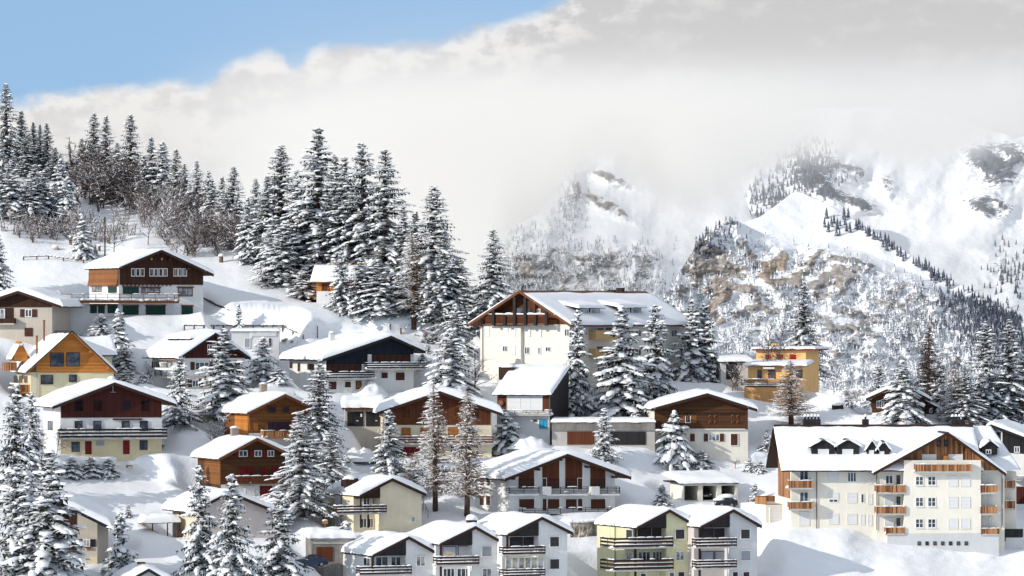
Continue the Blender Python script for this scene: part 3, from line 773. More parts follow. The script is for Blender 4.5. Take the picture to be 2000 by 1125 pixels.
h = town('topmost of three stepped white townhouses, with a glazed balcony below an open one', 990, 1160, 1108, [(990.5, 1043.5), (1058.7, 1009.5), (1118.5, 1039.5)], 1051.6, ytri=1046)
loggia(h, [(996, 1050, 1020, 1070, 1, 'darkblind'), (1023, 1050, 1046, 1070, 1, 'darkblind')])
h.win(1073.6, 1048.5, 1091.5, 1067.5, 'darkblind', 1); h.win(1073.6, 1092, 1091.5, 1111, 'darkblind', 1)
h.balcony(983, 1068, 1065, 1085, 1.35, 'rails', 'trim', 3); h.balcony(983, 1112, 1065, 1128, 1.35, 'rails', 'trim', 3)
for k in range(6): h.win(987 + k * 12.6, 1088, 987 + (k + 1) * 12.6 - .4, 1112, 'w', 1, y=-1.1, glass='glassb', fm='yellow')

# --- pair of townhouses, right of centre bottom
pr_ = 'pair of joined townhouses below the open garages'
h = town('lime yellow townhouse joined to a white twin, two stacked railed balconies', 1240, 1170, 1351, [(1243, 1029.5), (1308, 995), (1346.5, 1017.5)], 1301, ytri=1031, wall='lime', group=pr_, L=11.5)
loggia(h, [(1228, 1033, 1243, 1054, 1, 'darkblind'), (1246, 1033, 1271, 1054, 1, 'darkblind'), (1274, 1033, 1294, 1054, 1, 'darkblind'), (1226, 1077, 1243, 1098, 3, 'w'), (1246, 1077, 1270, 1098, 3, 'w'), (1274, 1077, 1294, 1098, 3, 'w')][1:3] + [(1246, 1077, 1270, 1098, 3, 'w'), (1274, 1077, 1294, 1098, 3, 'w')])
h.win(1319, 1034, 1336.5, 1052.5, 'darkblind', 1); h.win(1319, 1076, 1336, 1095, 'w', 2, glass='glassb'); h.win(1306, 1117, 1317, 1135, 'w', 1); h.win(1324, 1117, 1336, 1140, 'purple', 1)
h.balcony(1200, 1051, 1315, 1070.5, 1.35, 'rails', 'trim', 3, wraps=3.0); h.balcony(1200, 1093.5, 1315.5, 1114.5, 1.35, 'rails', 'trim', 3, wraps=3.0)
h.pipe(1203, 1026, 1130, plane='S'); h.win(1250, 1119, 1262, 1140, 'w', 1, y=1.5); h.win(1268, 1119, 1285, 1140, 'yellow', 1, y=1.5)
h.win(1224, 1034, 1236, 1052, 'darkblind', 1, plane='S'); h.win(1224, 1077, 1236, 1094, 'w', 2, plane='S')
h.pipe(1349.5, 1019, 1130)
h = town('white right half of the pair joined to a lime yellow townhouse', 1365.5, 1170, 1479, [(1367.5, 1028), (1432.5, 994.5), (1487.5, 1026.5)], 1425, ytri=1029, wall='grey', group=pr_, L=11.5, wall2='pink')
loggia(h, [(1369, 1033, 1393, 1053, 1, 'darkblind'), (1396, 1033, 1418, 1053, 1, 'darkblind'), (1369, 1077, 1393, 1097, 1, 'greyblind'), (1396, 1077, 1419, 1097, 1, 'greyblind')])
h.win(1446.5, 1034, 1464, 1052, 'darkblind', 1); h.win(1446.5, 1075.5, 1465, 1094.5, 'greyblind', 1); h.win(1430.5, 1117, 1440.5, 1140, 'purple', 1); h.win(1451, 1117, 1463, 1135, 'purple', 1)
h.balcony(1360, 1052, 1439, 1070, 1.35, 'rails', 'trim', 3); h.balcony(1360, 1095, 1439, 1111.5, 1.35, 'rails', 'trim', 3)

# --- brown chalet right of centre
h = H('chalet', 'brown timber chalet with scalloped trim and round shutter ornaments over a white ground floor', 'house', 1278, 871, 3)
h.gable(1461, 11.5, [(1272, 798), (1381.5, 768), (1479, 799)], 'warm', oh=1.3, ohb=.8, fascia='trim', snow=.62)
h.zone(1278.5, 1460.5, 838.5, 'brownh', th=.12)
b = MB(); x0, z0 = h.F(1336, 807); x1, _ = h.F(1455, 807)
for k in range(26): q = x0 + (x1 - x0) * k / 26; b.lump((q + .15, -.14, z0 - .25), .15, .05, .26, 0, 6, 2)
b.box(x0, x1, -.2, -.125, z0 + .0, z0 + .1); b.build('scalloped_trim', W['trim'], h.root)
sh_win(h, 1338, 810, 1349, 826, y=-.06, sides='lr', shm='mid', w=.7)
for x0 in (1384, 1428):
    for q in range(2): h.win(x0 + q * 8, 811, x0 + q * 8 + 7.4, 827, 'brownh', 1, fm=None, y=-.12)
    for cx, cz in ((x0 + 2, 813), (x0 + 13, 813), (x0 + 2, 825), (x0 + 13, 825)):
        x, z = h.F(cx, cz, -.12); b = MB(); b.tube([(x + .14 * math.cos(t), -.26, z + .14 * math.sin(t)) for t in np.linspace(.4, 4.4, 8)], .03, 5); b.build('ornament', W['orangetrim'], h.root)
sh_win(h, 1383, 847, 1405.5, 862, n=3, w=.5, glass='glassb'); h.win(1427, 847, 1441, 870, 'shut', 2, fm='fr'); h.win(1348, 847, 1357, 862, 'shut', 1, fm=None)
h.rect(1344, 837.3, 1455, 839, 'white', th=.3, name='ledge')
h.brackets([(1347, 783), (1415, 782), (1381, 772)], 'trim')

# --- modern mono-pitch house
h = H('house', 'small modern house with big white roller blinds, steep snowy lean-to roof and blue door', 'house', 970.5, 842, -16)
ze, zr = h.F(972, 769.5, -.7)[1], h.F(976.5, 710, 8.5)[1]
h.eave(1074, 9.0, [(-.7, ze), (8.5, zr - .35), (9.4, zr - .8)], 'white', ohx=.35, fascia='blacktrim', snow=.4, th=.2)
h.rect(971, 770.5, 1073.5, 803, 'chest', th=.05)
for x0, x1 in ((991, 1016), (1017, 1034.5), (1035.5, 1059)): h.win(x0, 771.5, x1, 803, 'blind', 1, y=-.02)
h.balcony(981, 801, 1074, 812, 1.1, 'fine', 'trim', 3, 'conc2', posts=True); h.win(1053, 818.5, 1071, 838, 'blue', 2, fm='fr'); h.win(1041, 819, 1049, 824, 'shut', 1, fm=None)
h.rect(1074, 712, 1100, 812, 'char', plane='R', th=.05) if False else None
yb = h.L; b = MB(lambda a, b_, c: (h.W + b_, a, c)); b.prism([(0.02, -3), (yb - .02, -3), (yb - .02, roof_eval(h.prof, yb - .02) - .23), (8.4, roof_eval(h.prof, 8.4) - .23), (0.02, roof_eval(h.prof, .02) - .23)], 0, .06); b.build('cladding', W['char'], h.root)
x, z = h.F(976, 712, 6.5); b = MB(); b.box(x, x + 2.0, 6.0, 7.5, z - 2, z - .3); o = b.build('roof_box', W['trim'], h.root); b = MB(); b.lump((x + 1, 6.7, z - .3), 1.25, .95, .4, 0, 10, 4); b.build('snow_cover', SNOW, o, True)
x, z = h.F(978, 787, -.2); b = MB(); b.tube([(x, -.35, z), (x, -.3, z)], .38, 14); b.build('satellite_dish', W['rust'], h.root)

# --- big cream apartment house in the centre
h = H('apartment_block', 'large cream apartment house with open orange timber gable loggia and two shed dormers', 'apartment building', 942.7, 735, -38)
h.gable(1113, 28, [(914.7, 632.5), (1014.7, 567), (1114.7, 633.5)], 'ivory', oh=1.8, ohb=-1.5, fascia='chesttrim', snow=.3, th=.3)
a1 = h.under(0)
x0, z0 = h.F(942.7, 634); h.zone(944, 1111, 633, 'chest', th=.12)
xl, zl = h.F(962, 630.5); xr, zr = h.F(1080, 630.5)
b = MB(); b.box(xl, xr, -1.6, 0, zl - .25, zl); o = b.build('balcony', W['chesttrim'], h.root)
b = MB()
for k in range(4): b.box(xl, xr, -1.6, -1.54, zl + .15 + k * .27, zl + .32 + k * .27)
b.build('railing', W['chest'], o); b = MB()
for k in range(14): b.lump((xl + (xr - xl) * (k + .5) / 14, -1.57, zl + 1.15), .75, .13, random.uniform(.1, .25), 0, 8, 3)
b.build('snow_cover', SNOW, o, True)
for px, top in ((964.5, 606), (986.5, 616), (1006, 580), (1026.5, 580), (1046.5, 616), (1068, 606)):
    x, zt = h.F(px, top, -1.65); zb = h.F(px, 636, -1.65)[1]; b = MB(); b.box(x - .22, x + .22, -1.85, -1.62, zb, min(zt, h.under(x) - .02)); b.build('post', W['blacktrim'], h.root)
for x0_, y0_, x1_, y1_ in ((1009, 601, 1024, 617), (1030, 601, 1040, 617)): h.win(x0_, y0_, x1_, y1_, 'd', 1, y=-.1)
h.win(1049, 603, 1056, 616, 'w', 1, y=-.1, glass='glassb'); h.win(988, 601, 1002, 617, 'chest', 2, y=-.1, fm='chesttrim')
xa, _ = h.F(1022, 700); xb, _ = h.F(942.7, 700); b = MB(); b.box(.0, xa, -.55, -.002, -4, h.F(942.7, 633)[1] - .28); b.build('bay_wall', W['ivory'], h.root)
for x0_, x1_, y0_, y1_, st in ((947, 956, 638, 656, 'blind'), (982, 992, 638, 652, 'blind'), (999, 1007, 638, 656, 'blind'), (981.5, 991.5, 675, 687, 'w'), (999, 1006, 676, 693, 'blind')): h.win(x0_, y0_, x1_, y1_, st, 2 if st == 'w' else 1, y=-.55)
for x0_, x1_, y0_, y1_, st in ((1027, 1036, 639, 657, 'blind'), (1050, 1057.5, 640, 657, 'blind'), (1103, 1113, 642, 657, 'w'), (1025, 1035, 677, 692, 'w'), (1050.5, 1057, 678, 692, 'w'), (1066, 1076, 677, 687, 'w'), (1102, 1112, 676, 692, 'blind')): h.win(x0_, y0_, x1_, y1_, st, 2 if st == 'w' else 1)
# shaded long side: balconies and windows
R = lambda *a, **k: h.win(*a, plane='R', **k)
for py in (660, 696):
    y0, z0 = h.S(1164, py, h.W + 1.2); y1, _ = h.S(1205, py, h.W + 1.2)
    b = MB(); b.box(h.W + .004, h.W + 1.2, y0, y1, z0 - .2, z0 + 1.0); o = b.build('balcony', W['tan'], h.root)
for x0_, x1_, y0_, y1_ in ((1141, 1146, 640, 655), (1240, 1252, 644, 658), (1310, 1322, 644, 658), (1240, 1252, 680, 695), (1310, 1320, 680, 695)): R(x0_, y0_, x1_, y1_, 'w', 2)
R(1166, 640, 1178, 657, 'greyblind'); R(1184, 640, 1200, 657, 'd', 2); R(1166, 677, 1178, 692, 'd'); R(1184, 677, 1200, 692, 'greyblind'); R(1166, 712, 1200, 732, 'greyblind', 2)
# shed dormers on the right slope
def shed(x0, x1, yt, yb, sink):
    xa = h.W - sink
    y0, zt = h.S(x0, yt, xa); y1, _ = h.S(x1, yt, xa); _, zb = h.S(x0, yb, xa)
    b = MB(); b.prism([(xa, zb - .4), (xa, zt), (xa - 6, zt + 1.1), (xa - 6, zb - .4)], y0, y1); o = b.build('dormer', W['char'], h.root)
    keep = h.roofo; pts = [(xa - 5.5, zt + 1.1), (xa + .5, zt + .02)]; h.deck(pts, y0 - .7, y1 + .7, .14, 'blacktrim', 'y', o, 'dormer_roof'); h.snow(pts, y0 - .7, y1 + .7, .35, 'y', o, nx=12, ny=16); h.roofo = keep
    n = 2
    for k in range(n):
        w = (x1 - x0) / n; h.win(x0 + k * w + 2, yt + 2.5, x0 + (k + 1) * w - 2, yb, 'w', 1, plane='R', y=-sink, parent=o, glass='glassb')
shed(1131, 1171, 601, 616, .8); shed(1210, 1252, 600, 615, .8)
for px, pt, pw in ((1172, 570, 14), (1192, 566, 7), (1209, 562, 7)):
    y, z = h.S(px, pt, h.W * .5); b = MB(); b.box(h.W * .5 - .5, h.W * .5 + .5, y, y + pw * .09, z - 2.2, z); b.build('chimney', W['char'], h.root)
h.pipe(943.5, 636, 725, y=-.6)

# --- ochre flat-roofed house
h = H('house', 'ochre flat-roofed house with red shutters and railed terrace on a snowy knoll', 'house', 1461, 765, -16)
y_ = 3.2
h.W = h.F(1574, 0, y_)[0]; xl = h.F(1476.5, 700, y_)[0]; zt = h.F(1500, 684.5, y_)[1]
b = MB(); b.box(xl, h.W, y_, y_ + 8, -3, zt); b.build('wall', W['ochre'], h.root)
pts = [(xl - .35, zt), (h.W + 1.3, zt + .02)]; h.deck([(a, z + .28) for a, z in pts], y_ - .6, y_ + 8.5, .28, 'redtrim'); h.snow([(a, z + .28) for a, z in pts], y_ - .6, y_ + 8.5, .24, r=.3)
xw = h.F(1568, 720)[0]; zl = h.F(1465, 714)[1]
b = MB(); b.box(0, xw, 0, y_ - .003, -3, zl); b.build('wall', W['ochre'], h.root)
x0 = h.F(1453, 714, -.9)[0]; x1 = h.F(1576, 714, -.9)[0]; pts = [(-.9, zl + .1), (y_, zl + .55)]
h.deck(pts, x0, x1, .16, 'redtrim', 'x'); h.snow(pts, x0, x1, .3, 'x', r=.3)
h.chimney(1506.5, 670, 1516, y=5, m='ochre', cap=0, zdrop=2.0, capm='blacktrim')
xc = h.F(1506.5, 690, y_)[0]; b = MB(); b.box(xc, xc + .7, y_ - .12, y_ - .003, zl + .4, zt); b.build('pilaster', W['ochre'], h.root)
for x0 in (1494.5, 1517.5, 1543): h.win(x0, 692.5, x0 + 12, 702.5, 'brightred', 2, y=y_, fm=None)
h.win(1479.5, 722.5, 1488, 739, 'w', 1, fm='redtrim'); h.win(1500.5, 722.5, 1514, 739, 'w', 2, fm='redtrim'); h.rect(1493, 717, 1515, 720.5, 'white', th=.8, name='awning'); h.win(1555, 722, 1567, 738, 'd', 2)
zt_ = h.F(1461, 753)[1]; b = MB(); xa = h.F(1449, 753, -2.0)[0]; xb = h.F(1523, 753, -2.0)[0]; b.box(xa + .3, xw, -1.9, -.004, -3.5, zt_ - .2); b.build('base_wall', W['ochre2'], h.root)
h.balcony(1446.5, 740, 1524.5, 754, 2.0, 'fine', 'trim', 4, 'conc2')
h.rect(1455, 742, 1567.5, 790, 'ochre2', th=.02)
if h.want_pad: PADS.append((h.P, h.yaw, h.W, 10, 1.0))

# --- grey shed left of the ochre house
h = H('shed', 'low grey shed with snowy roof just left of the ochre house terrace', 'shed', 1408, 742, 4)
z2 = h.F(1408, 705)[1]; h.eave(1466, 6, [(-.4, z2), (6.3, z2 + .5)], 'grey', ohx=.3, fascia='char', snow=.45); h.rect(1418, 708, 1440, 741, 'char', th=.03, name='opening_shade')  # flat charcoal sheet stands in for the unlit inside of the shed
# --- small chalet at the right behind the spruce
h = H('chalet', 'small brown chalet with lean-to, half hidden behind a snow-laden spruce on the right', 'house', 1703, 810, -4)
h.gable(1806, 8.5, [(1691, 778.5), (1757, 749), (1818, 780)], 'brownh', oh=1.0, fascia='trim', snow=.45)
h.win(1712, 783, 1727, 797, 'w', 3, sh='l', shw=.7); h.win(1737, 783, 1750, 797, 'shut', 2)
h.rect(1703.5, 806, 1805, 830, 'warm', th=.03)
x0, z0 = h.F(1803, 779, 1.0); x1, z1 = h.F(1851, 804, 1.0); h.W0 = h.W
b = MB(); b.prism([(h.W + .004, -3), (x1 - .6, -3), (x1 - .6, z1 - .02), (h.W + .004, z0 - .25)], 1, 6); b.build('wall', W['brown'], h.root)
h.deck([(x0, z0), (x1, z1)], .4, 6.5, .16, 'trim'); h.snow([(x0, z0), (x1, z1)], .4, 6.5, .35)
h.win(1815, 799, 1821, 806, 'w', 1, y=1.0); h.rect(1808, 809, 1846, 826, 'grey', y=1.0, th=.04)

# --- white cottage behind trees, lower left
h = H('house', 'pinkish white cottage behind tall spruces, with snowy hooded carport beside it', 'house', 385, 1052, 22)
h.gable(536, 9.5, [(372, 999), (448, 960), (540, 997.5)], 'pink', oh=.8, ohb=.8, fascia='trim', snow=.65)
h.win(474, 990, 480, 1005, 'w', 1); h.win(480, 1025, 488, 1040, 'w', 1); h.win(400, 1010, 412, 1028, 'w', 2)
h.rect(345, 1003, 384.5, 1050, 'cream', plane='S', th=.03); h.pipe(353, 1001, 1040, plane='S')
# --- carport roof on posts, left of the cottage
c = H('carport', 'open carport with thick snow cap on thin brown posts', 'carport', 297, 1036, 12, pad=False)
z0 = c.F(297, 1020)[1]; xr = c.F(350, 1020)[0]; x0 = c.F(281, 1020, -.8)[0]
c.deck([(x0, z0 - .05), (xr, z0 + .1)], -.8, 4.5, .15, 'chesttrim'); c.snow([(x0, z0 - .05), (xr, z0 + .1)], -.8, 4.5, .85)
for x in (.0, xr * .55, xr - .2):
    b = MB(); b.box(x, x + .14, 0, .14, -2, z0 - .15); b.build('post', W['chesttrim'], c.root)

# --- house at bottom left behind the big spruces
h = H('house', 'beige house with black shutters and sloping dark verge behind the big spruces, bottom left', 'house', 86, 1100, -3)
h.gable(190, 10, [(40, 1012), (92, 968), (217, 1029.5)], 'beige', oh=1.4, ohb=.8, fascia='navy', snow=.75, th=.3)
h.rect(86.5, 985, 150, 1110, 'brown', th=.05); h.clad([(86.5, 1000), (150, 1000), (150, 980), (86.5, 975)], 'brown', th=.05)
sh_win(h, 162, 1053, 176, 1067.5, w=.6, shm='dark', glass='glassb'); h.rect(143, 1087, 190, 1110, 'cream2', th=.06)
x0, z0 = h.F(160, 1069); b = MB(); b.box(x0, x0 + 1.1, -.35, -.1, z0 - .15, z0 + .08); b.build('flower_box', W['redtrim'], h.root)
# --- small gable roof at the very bottom
h = H('house', 'snow-capped gable roof peeking over the bottom frame edge beside a young spruce', 'house', 250, 1165, 10)
h.gable(330, 9, [(232, 1143), (290.5, 1110.5), (345, 1143)], 'grey', oh=.6, ohb=.6, fascia='blacktrim', snow=.75)
b = MB(); x, z = h.F(269, 1098, 5); b.box(x, x + .9, 5, 5.9, z - 2, z); b.build('chimney', W['mid'], h.root)

# --- hut in the forest
h = H('hut', 'small orange wooden hut with snowy roof and chimney among the forest spruces', 'hut', 618, 590, -6)
ze, zr = h.F(618, 549, -.8)[1], h.F(618, 512.5, 3.5)[1]
h.eave(700, 7.0, [(-.8, ze), (3.5, zr - .3), (7.8, ze)], 'orange', ohx=.7, snow=.42, fascia='orangetrim')
h.rect(618.5, 569, 699, 600, 'white', th=.05); h.win(628, 553, 640, 568, 'chest', 2, fm=None, y=.02); h.chimney(646, 508, 655, y=3.2, m='conc2', cap=.2, zdrop=1.5)
h.rect(641.5, 549, 643, 569, 'trim', th=.08, name='post')

# --- garages
h = H('garage', 'long concrete garage with two wide brown doors behind a small spruce', 'garage', 1078, 870, -1)
zt = h.F(1078, 823.5)[1]
h.eave(1279, 7, [(-.25, zt), (7.2, zt + .08)], 'conc2', ohx=.1, fascia='conc', snow=.38, th=.05)
h.rect(1077.5, 823.7, 1279.5, 841, 'conc', th=.2, name='fascia'); h.win(1107.6, 843, 1161, 868.5, 'chest', 1, fm=None); h.win(1191, 843, 1261.5, 869, 'char', 1, fm=None)
h = H('garage', 'low garage with two black doors under a huge snow heap', 'garage', 674, 834.5, 3)
zt = h.F(674, 795)[1]
h.eave(750, 7, [(-.5, zt), (7, zt + .5)], 'conc2', ohx=.4, fascia='trim', snow=.9, th=.3)
h.win(678, 804, 710, 832.5, 'dark', 1, fm=None); h.win(714.5, 804, 746, 832.5, 'char', 1, fm=None)
for x in (696, 733): h.rect(x, 821, x + 4, 822.5, 'white', th=.13, name='handle')
for x in (704, 741): h.rect(x, 808, x + 3, 814, 'fr', th=.13, name='sign_plate')
b = MB(); x0 = h.F(672, 800, -.6)[0]; x1 = h.F(752, 800, -.6)[0]
for k in range(60):
    x = x0 + (x1 - x0) * random.random(); b.tube([(x, -.55 + random.uniform(-.1, .1), zt - .05), (x + random.uniform(-.2, .2), -.65, zt - random.uniform(.2, .75))], [.06, .02], 4)
b.build('frozen_vines', W['chesttrim'], h.root)
h = H('garage', 'cream garage with three open bays under a deep snow slope', 'garage', 1334, 977, 14)
zt = h.F(1334, 943)[1]; xr = h.F(1440.5, 950)[0]
h.W = xr; h.L = 6
b = MB(); cuts = [(h.F(a, 960)[0], h.F(b_, 960)[0]) for a, b_ in ((1336.5, 1364), (1372.5, 1400), (1409, 1436))]; zo = h.F(1334, 949)[1]
xs = [0] + [q for c_ in cuts for q in c_] + [xr]
for i in range(0, len(xs), 2): b.box(xs[i], xs[i + 1], 0, 5.7, -2, zo)
b.box(0, xr, 0, 5.7, zo, zt - .15); b.box(0, xr, 5.7, 6, -2, zt - .15); b.build('wall', W['ivory'], h.root)
b = MB(); b.box(0.05, xr - .05, .05, 5.7, -.5, -.03); b.build('slab', W['conc2'], h.root)
pts = [(-.35, zt), (7.5, zt + .1)]; h.deck(pts, -.5, xr + .15, .16, 'blacktrim', 'x')
pts2 = [(-.35, zt), (2, zt + .35), (7.5, zt + .9)]; h.snow(pts2, -.5, xr + .15, .5, 'x', r=1.0)
PADS.append((h.P, h.yaw, h.W, 5.5, .6)); bayHouse, bayCut = h, cuts
h = H('garage', 'grey concrete garage with brown door behind a small parked car', 'garage', 608.5, 1096, 8)
zt = h.F(608, 1050)[1]
h.eave(690, 7, [(-.4, zt), (7.3, zt + .15)], 'conc', ohx=.3, fascia='conc2', snow=.85, th=.2)
h.win(617.5, 1068, 650, 1096, 'chest', 1, fm=None); h.rect(611, 1052, 689, 1062, 'conc2', th=.08, name='lintel')
# --- concrete hillside building
h = H('building', 'low pale concrete building with flat snowy roof and large openings below the roadside fence', 'building', 452, 682, 2)
zt = h.F(452, 645.5)[1]
h.eave(545, 8, [(-.2, zt), (8, zt + .1)], 'grey', ohx=.1, fascia='grey', snow=.25, th=.2)
h.win(478, 661, 488, 679, 'greyblind', 1); h.win(498, 661, 524, 676, 'blind', 2); h.win(526, 661, 529, 676, 'd', 1); h.rect(488, 640, 492, 661, 'white', th=.1, name='pillar'); h.rect(492, 645, 540, 657, 'grey', th=.12, name='parapet')

# --- big cream apartment block on the right
h = H('apartment_block', 'long cream apartment block with orange timber gable, orange plank balconies and dark gabled dormers', 'apartment building', 1712, 1078, 4, D=627.0, pad=False)
h.gable(1962, 14, [(1706, 923), (1851, 843.5), (1965, 924.5)], 'ivory2', oh=1.6, ohb=.0, fascia='trim', snow=.42, th=.24)
ze_, zr_ = h.F(1600, 918, -1.2)[1], h.F(1600, 829, 7.0)[1]
# left wing
xw0 = h.F(1545, 950, .5)[0]
prof = [(-1.0, ze_), (7.0, zr_), (15, ze_)]
poly = [(.5, -6), (13, -6), (13, roof_eval(prof, 13) - .24), (7, zr_ - .24), (.5, roof_eval(prof, .5) - .24)]
b = MB(); b.prism(poly, xw0, -.003, 'x'); b.build('wall', W['ivory2'], h.root)
x0 = h.F(1517, 870, 4)[0]; xr_ = h.F(1900, 830, 7)[0]
h.deck(prof, x0, xr_, .22, 'trim', 'x'); h.snow(prof, x0, xr_, .42, 'x', nx=36, ny=40)
b = MB(); b.prism([(1.2, -1.5 + h.F(1545, 950, .5)[1]), (12.6, -1.5 + h.F(1545, 950, .5)[1]), (12.6, roof_eval(prof, 12.6) - .3), (7, zr_ - .3), (1.2, roof_eval(prof, 1.2) - .3)], xw0 - .12, xw0 - .004, 'x'); b.build('cladding', W['orangev'], h.root)
# right wing roof slope
pr2 = [(-.2, h.F(1990, 916, 2.0)[1]), (8, h.F(1930, 832, 8)[1]), (15, h.F(1990, 916, 2)[1])]
x1 = h.F(1994, 916, 1.5)[0]; xm = h.F(1886, 850, 6)[0]
# hipped end: slope seen beside the gable
A = [h.F(1955, 921, .5), h.F(1994, 917, 1.5), h.F(1935, 831.5, 8.0), h.F(1872, 831, 8.0)]
Y = [.5, 1.5, 8.0, 8.0]
def patch(off, n=14):
    P = []
    for i in range(n + 1):
        r_ = []
        for j in range(n + 1):
            u, v = i / n, j / n
            q = [(1 - u) * ((1 - v) * A[0][k] + v * A[3][k]) + u * ((1 - v) * A[1][k] + v * A[2][k]) for k in (0, 1)]
            y = (1 - u) * ((1 - v) * Y[0] + v * Y[3]) + u * ((1 - v) * Y[1] + v * Y[2])
            e = min(1, min(u, 1 - u, v, 1 - v) * 6); r_.append((q[0], y, q[1] + off * math.sqrt(1 - (1 - e) ** 2)))
        P.append(r_)
    return P
b = MB(); b.grid(patch(0)); o = b.build('roof', W['trim'], h.root); b = MB(); b.grid(patch(.45)); b.build('snow_cover', SNOW, o, True)
xs0 = h.F(1951, 1000)[0]
b = MB(); b.box(xs0 + .02, h.F(1985, 950, 3)[0], 3, 12, -6, A[1][1] - .3); b.build('wall', W['ivory2'], h.root)
# projecting front slab
xa = h.F(1766, 950, -1.3)[0]; xb = h.F(1916, 950, -1.3)[0]
zc = h.F(1800, 899, -1.3)[1]; zb_ = h.F(1800, 1042, -1.3)[1]
b = MB(); b.box(xa, xb, -1.3, -.004, zb_, zc); b.build('front_bay', W['ivory2'], h.root)
b = MB(); b.box(h.F(1733, 1060, -1.35)[0], h.F(1951, 1060, -1.35)[0], -1.35, -.006, -6, zb_ - .003); b.build('base_wall', W['grey'], h.root)
xg0 = h.F(1768, 900)[0]; h.zone(1722, 1948, 918, 'orangev', th=.10, y=-.02); 
h.brackets([(1738, 911), (1762, 897), (1895, 876), (1933, 901)], 'orangetrim')
for x0, x1 in ((1801.5, 1828), (1853, 1879.5)): h.win(x0, 888, x1, 907, 'blind', 1, y=-.14)
for x0 in (1829, 1843.5): h.win(x0, 859.5, x0 + 8, 872, 'd', 1, y=-.14)
h.rect(1842, 890, 1850, 908, 'orangetrim', y=-.12, th=.5, name='divider')
def bal(x0, y0, x1, y1, proj, y=0.0, **k): return h.balcony(x0, y0, x1, y1, proj, 'boards', 'orangev', 3, 'conc2', y=y, slab=.2, **k)
bal(1788, 906.5, 1897, 923.5, .9, y=-1.3); 
for y0, y1 in ((947.5, 965), (989, 1006)): bal(1712, y0, 1769, y1, 1.5); bal(1916, y0, 1948, y1, 1.5)
bal(1731, 1030, 1767, 1045, 1.5); bal(1917, 1032, 1952, 1046, 1.5)
for y0, y1 in ((938.5, 956), (980, 997)): bal(1541, y0, 1588, y1, 1.2, y=.5)
Wy = -1.3
for y0, y1 in ((930, 948), (971, 989.5), (1013, 1031)):
    for x0 in (1787.7, 1811.7): h.win(x0, y0, x0 + 16, y1, 'w', 2, y=Wy, bars=1, sill=True)
    for x0 in (1852.7, 1876.7): h.win(x0, y0, x0 + 17, y1 + 1.5, 'blind', 1, y=Wy, fm='ivory2')
for k in range(7): x0 = 1792 + k * 15.3; h.win(x0, 1057.5, x0 + 6.5, 1065, 'd', 1, y=-1.35)
for y0, y1 in ((928, 946), (970, 987), (1012, 1030)): h.win(1729, y0, 1744, y1, 'w' if y0 < 950 else 'blind', 2 if y0 < 950 else 1); h.win(1751, y0, 1758, y1 + 6, 'd', 1); h.win(1919, y0, 1925, y1 + 8, 'blind', 1, fm='ivory2'); h.win(1932, y0 - 2, 1936, y1, 'blind', 1, fm='ivory2')
wy = .5
for r_, (y0, y1) in enumerate(((922, 941.5), (963, 981.5), (1004, 1023))):
    h.win(1618.8, y0, 1636.7, y1, 'blind', 1, y=wy, fm='ivory2') if r_ != 1 else (h.win(1618.8, 963, 1636.7, 974, 'blind', 1, y=wy, fm='ivory2'), h.win(1618.8, 974.5, 1636.7, 981.5, 'w', 2, y=wy))
    h.win(1655, y0, 1672.5, y1, 'w' if r_ == 0 else 'blind', 3 if r_ == 0 else 1, y=wy, fm='fr' if r_ == 0 else 'ivory2')
    h.win(1681, y0 + 1, 1688, y1 + 1, 'w' if r_ == 1 else 'blind', 1, y=wy, fm='ivory2'); h.win(1695.5, y0 + 2, 1702.5, y1 + 3, 'blind', 1, y=wy, fm='ivory2')
for y0, y1 in ((920, 940), (960.5, 981)): h.win(1561.6, y0, 1579, y1, 'w', 2, y=wy)
h.win(1561.6, 1000, 1580, 1026, 'blind', 1, y=wy, fm='ivory2')
for x in (1595, 1712): h.pipe(x, 921, 1035, y=.5 if x < 1700 else 0)
h.pipe(1957, 925, 1030)
# dormers
for x0, x1, ya, ye, yb_, wn in ((1585, 1630, 856.5, 870, 887, (1598.5, 878, 1618, 888)), (1634, 1678, 856.5, 870, 887, (1646, 878, 1665.5, 888)), (1693, 1712, 859, 874, 889, (1698, 880, 1706, 890)), (1713, 1737, 860, 876, 891, (1718.5, 882, 1726, 891))):
    h.dormer(x0, ya, x1, ye, yb_, 1.1, 5.0, 'char', .38, .2, win=(*wn, 'blind', 1))
h.dormer(1919, 858.5, 1948, 871, 888, 2.2, 5.0, 'char', .38, .2, win=(1925, 878, 1936, 887, 'w', 2))
for x0, x1, yt in ((1570, 1603, 819), (1686, 1697, 819), (1858.5, 1885, 819)):
    y = 7.2; a0, c1 = h.F(x0, yt, y); a1, _ = h.F(x1, yt, y); b = MB(); b.box(a0, a1, y, y + 1.2, c1 - 2.6, c1); o = b.build('chimney', W['char'], h.root)
    n = max(1, int((a1 - a0) / .42)); b = MB(); sn = MB()
    for k in range(n):
        x = a0 + (a1 - a0) * (k + .5) / n; b.tube([(x, y + .5, c1), (x, y + .5, c1 + .35)], .12, 8); sn.lump((x, y + .5, c1 + .36), .22, .3, .28, 0, 8, 3)
    b.build('flue', W['char'], o); sn.build('snow_clumps', SNOW, o, True)
# right terrace
xa, za = h.F(1952, 1033, 1.0); xb, _ = h.F(1998, 1033, 1.0); b = MB(); b.box(xa + .02, xb, 1, 8, -6, za - 1.1); b.build('terrace_wall', W['grey'], h.root)
b = MB(); b.box(xa + .1, xb, .95, 1.0, za - 1.05, za); 
b.build('railing', W['char'], h.root); h.win(1958, 1048, 1964, 1057, 'd', 1, y=1.0)
for y0, y1 in ((938, 956), (978, 996)): h.balcony(1962, y0, 1982, y1, 1.2, 'boards', 'orangev', 3, 'conc2', y=2.95, slab=.2)

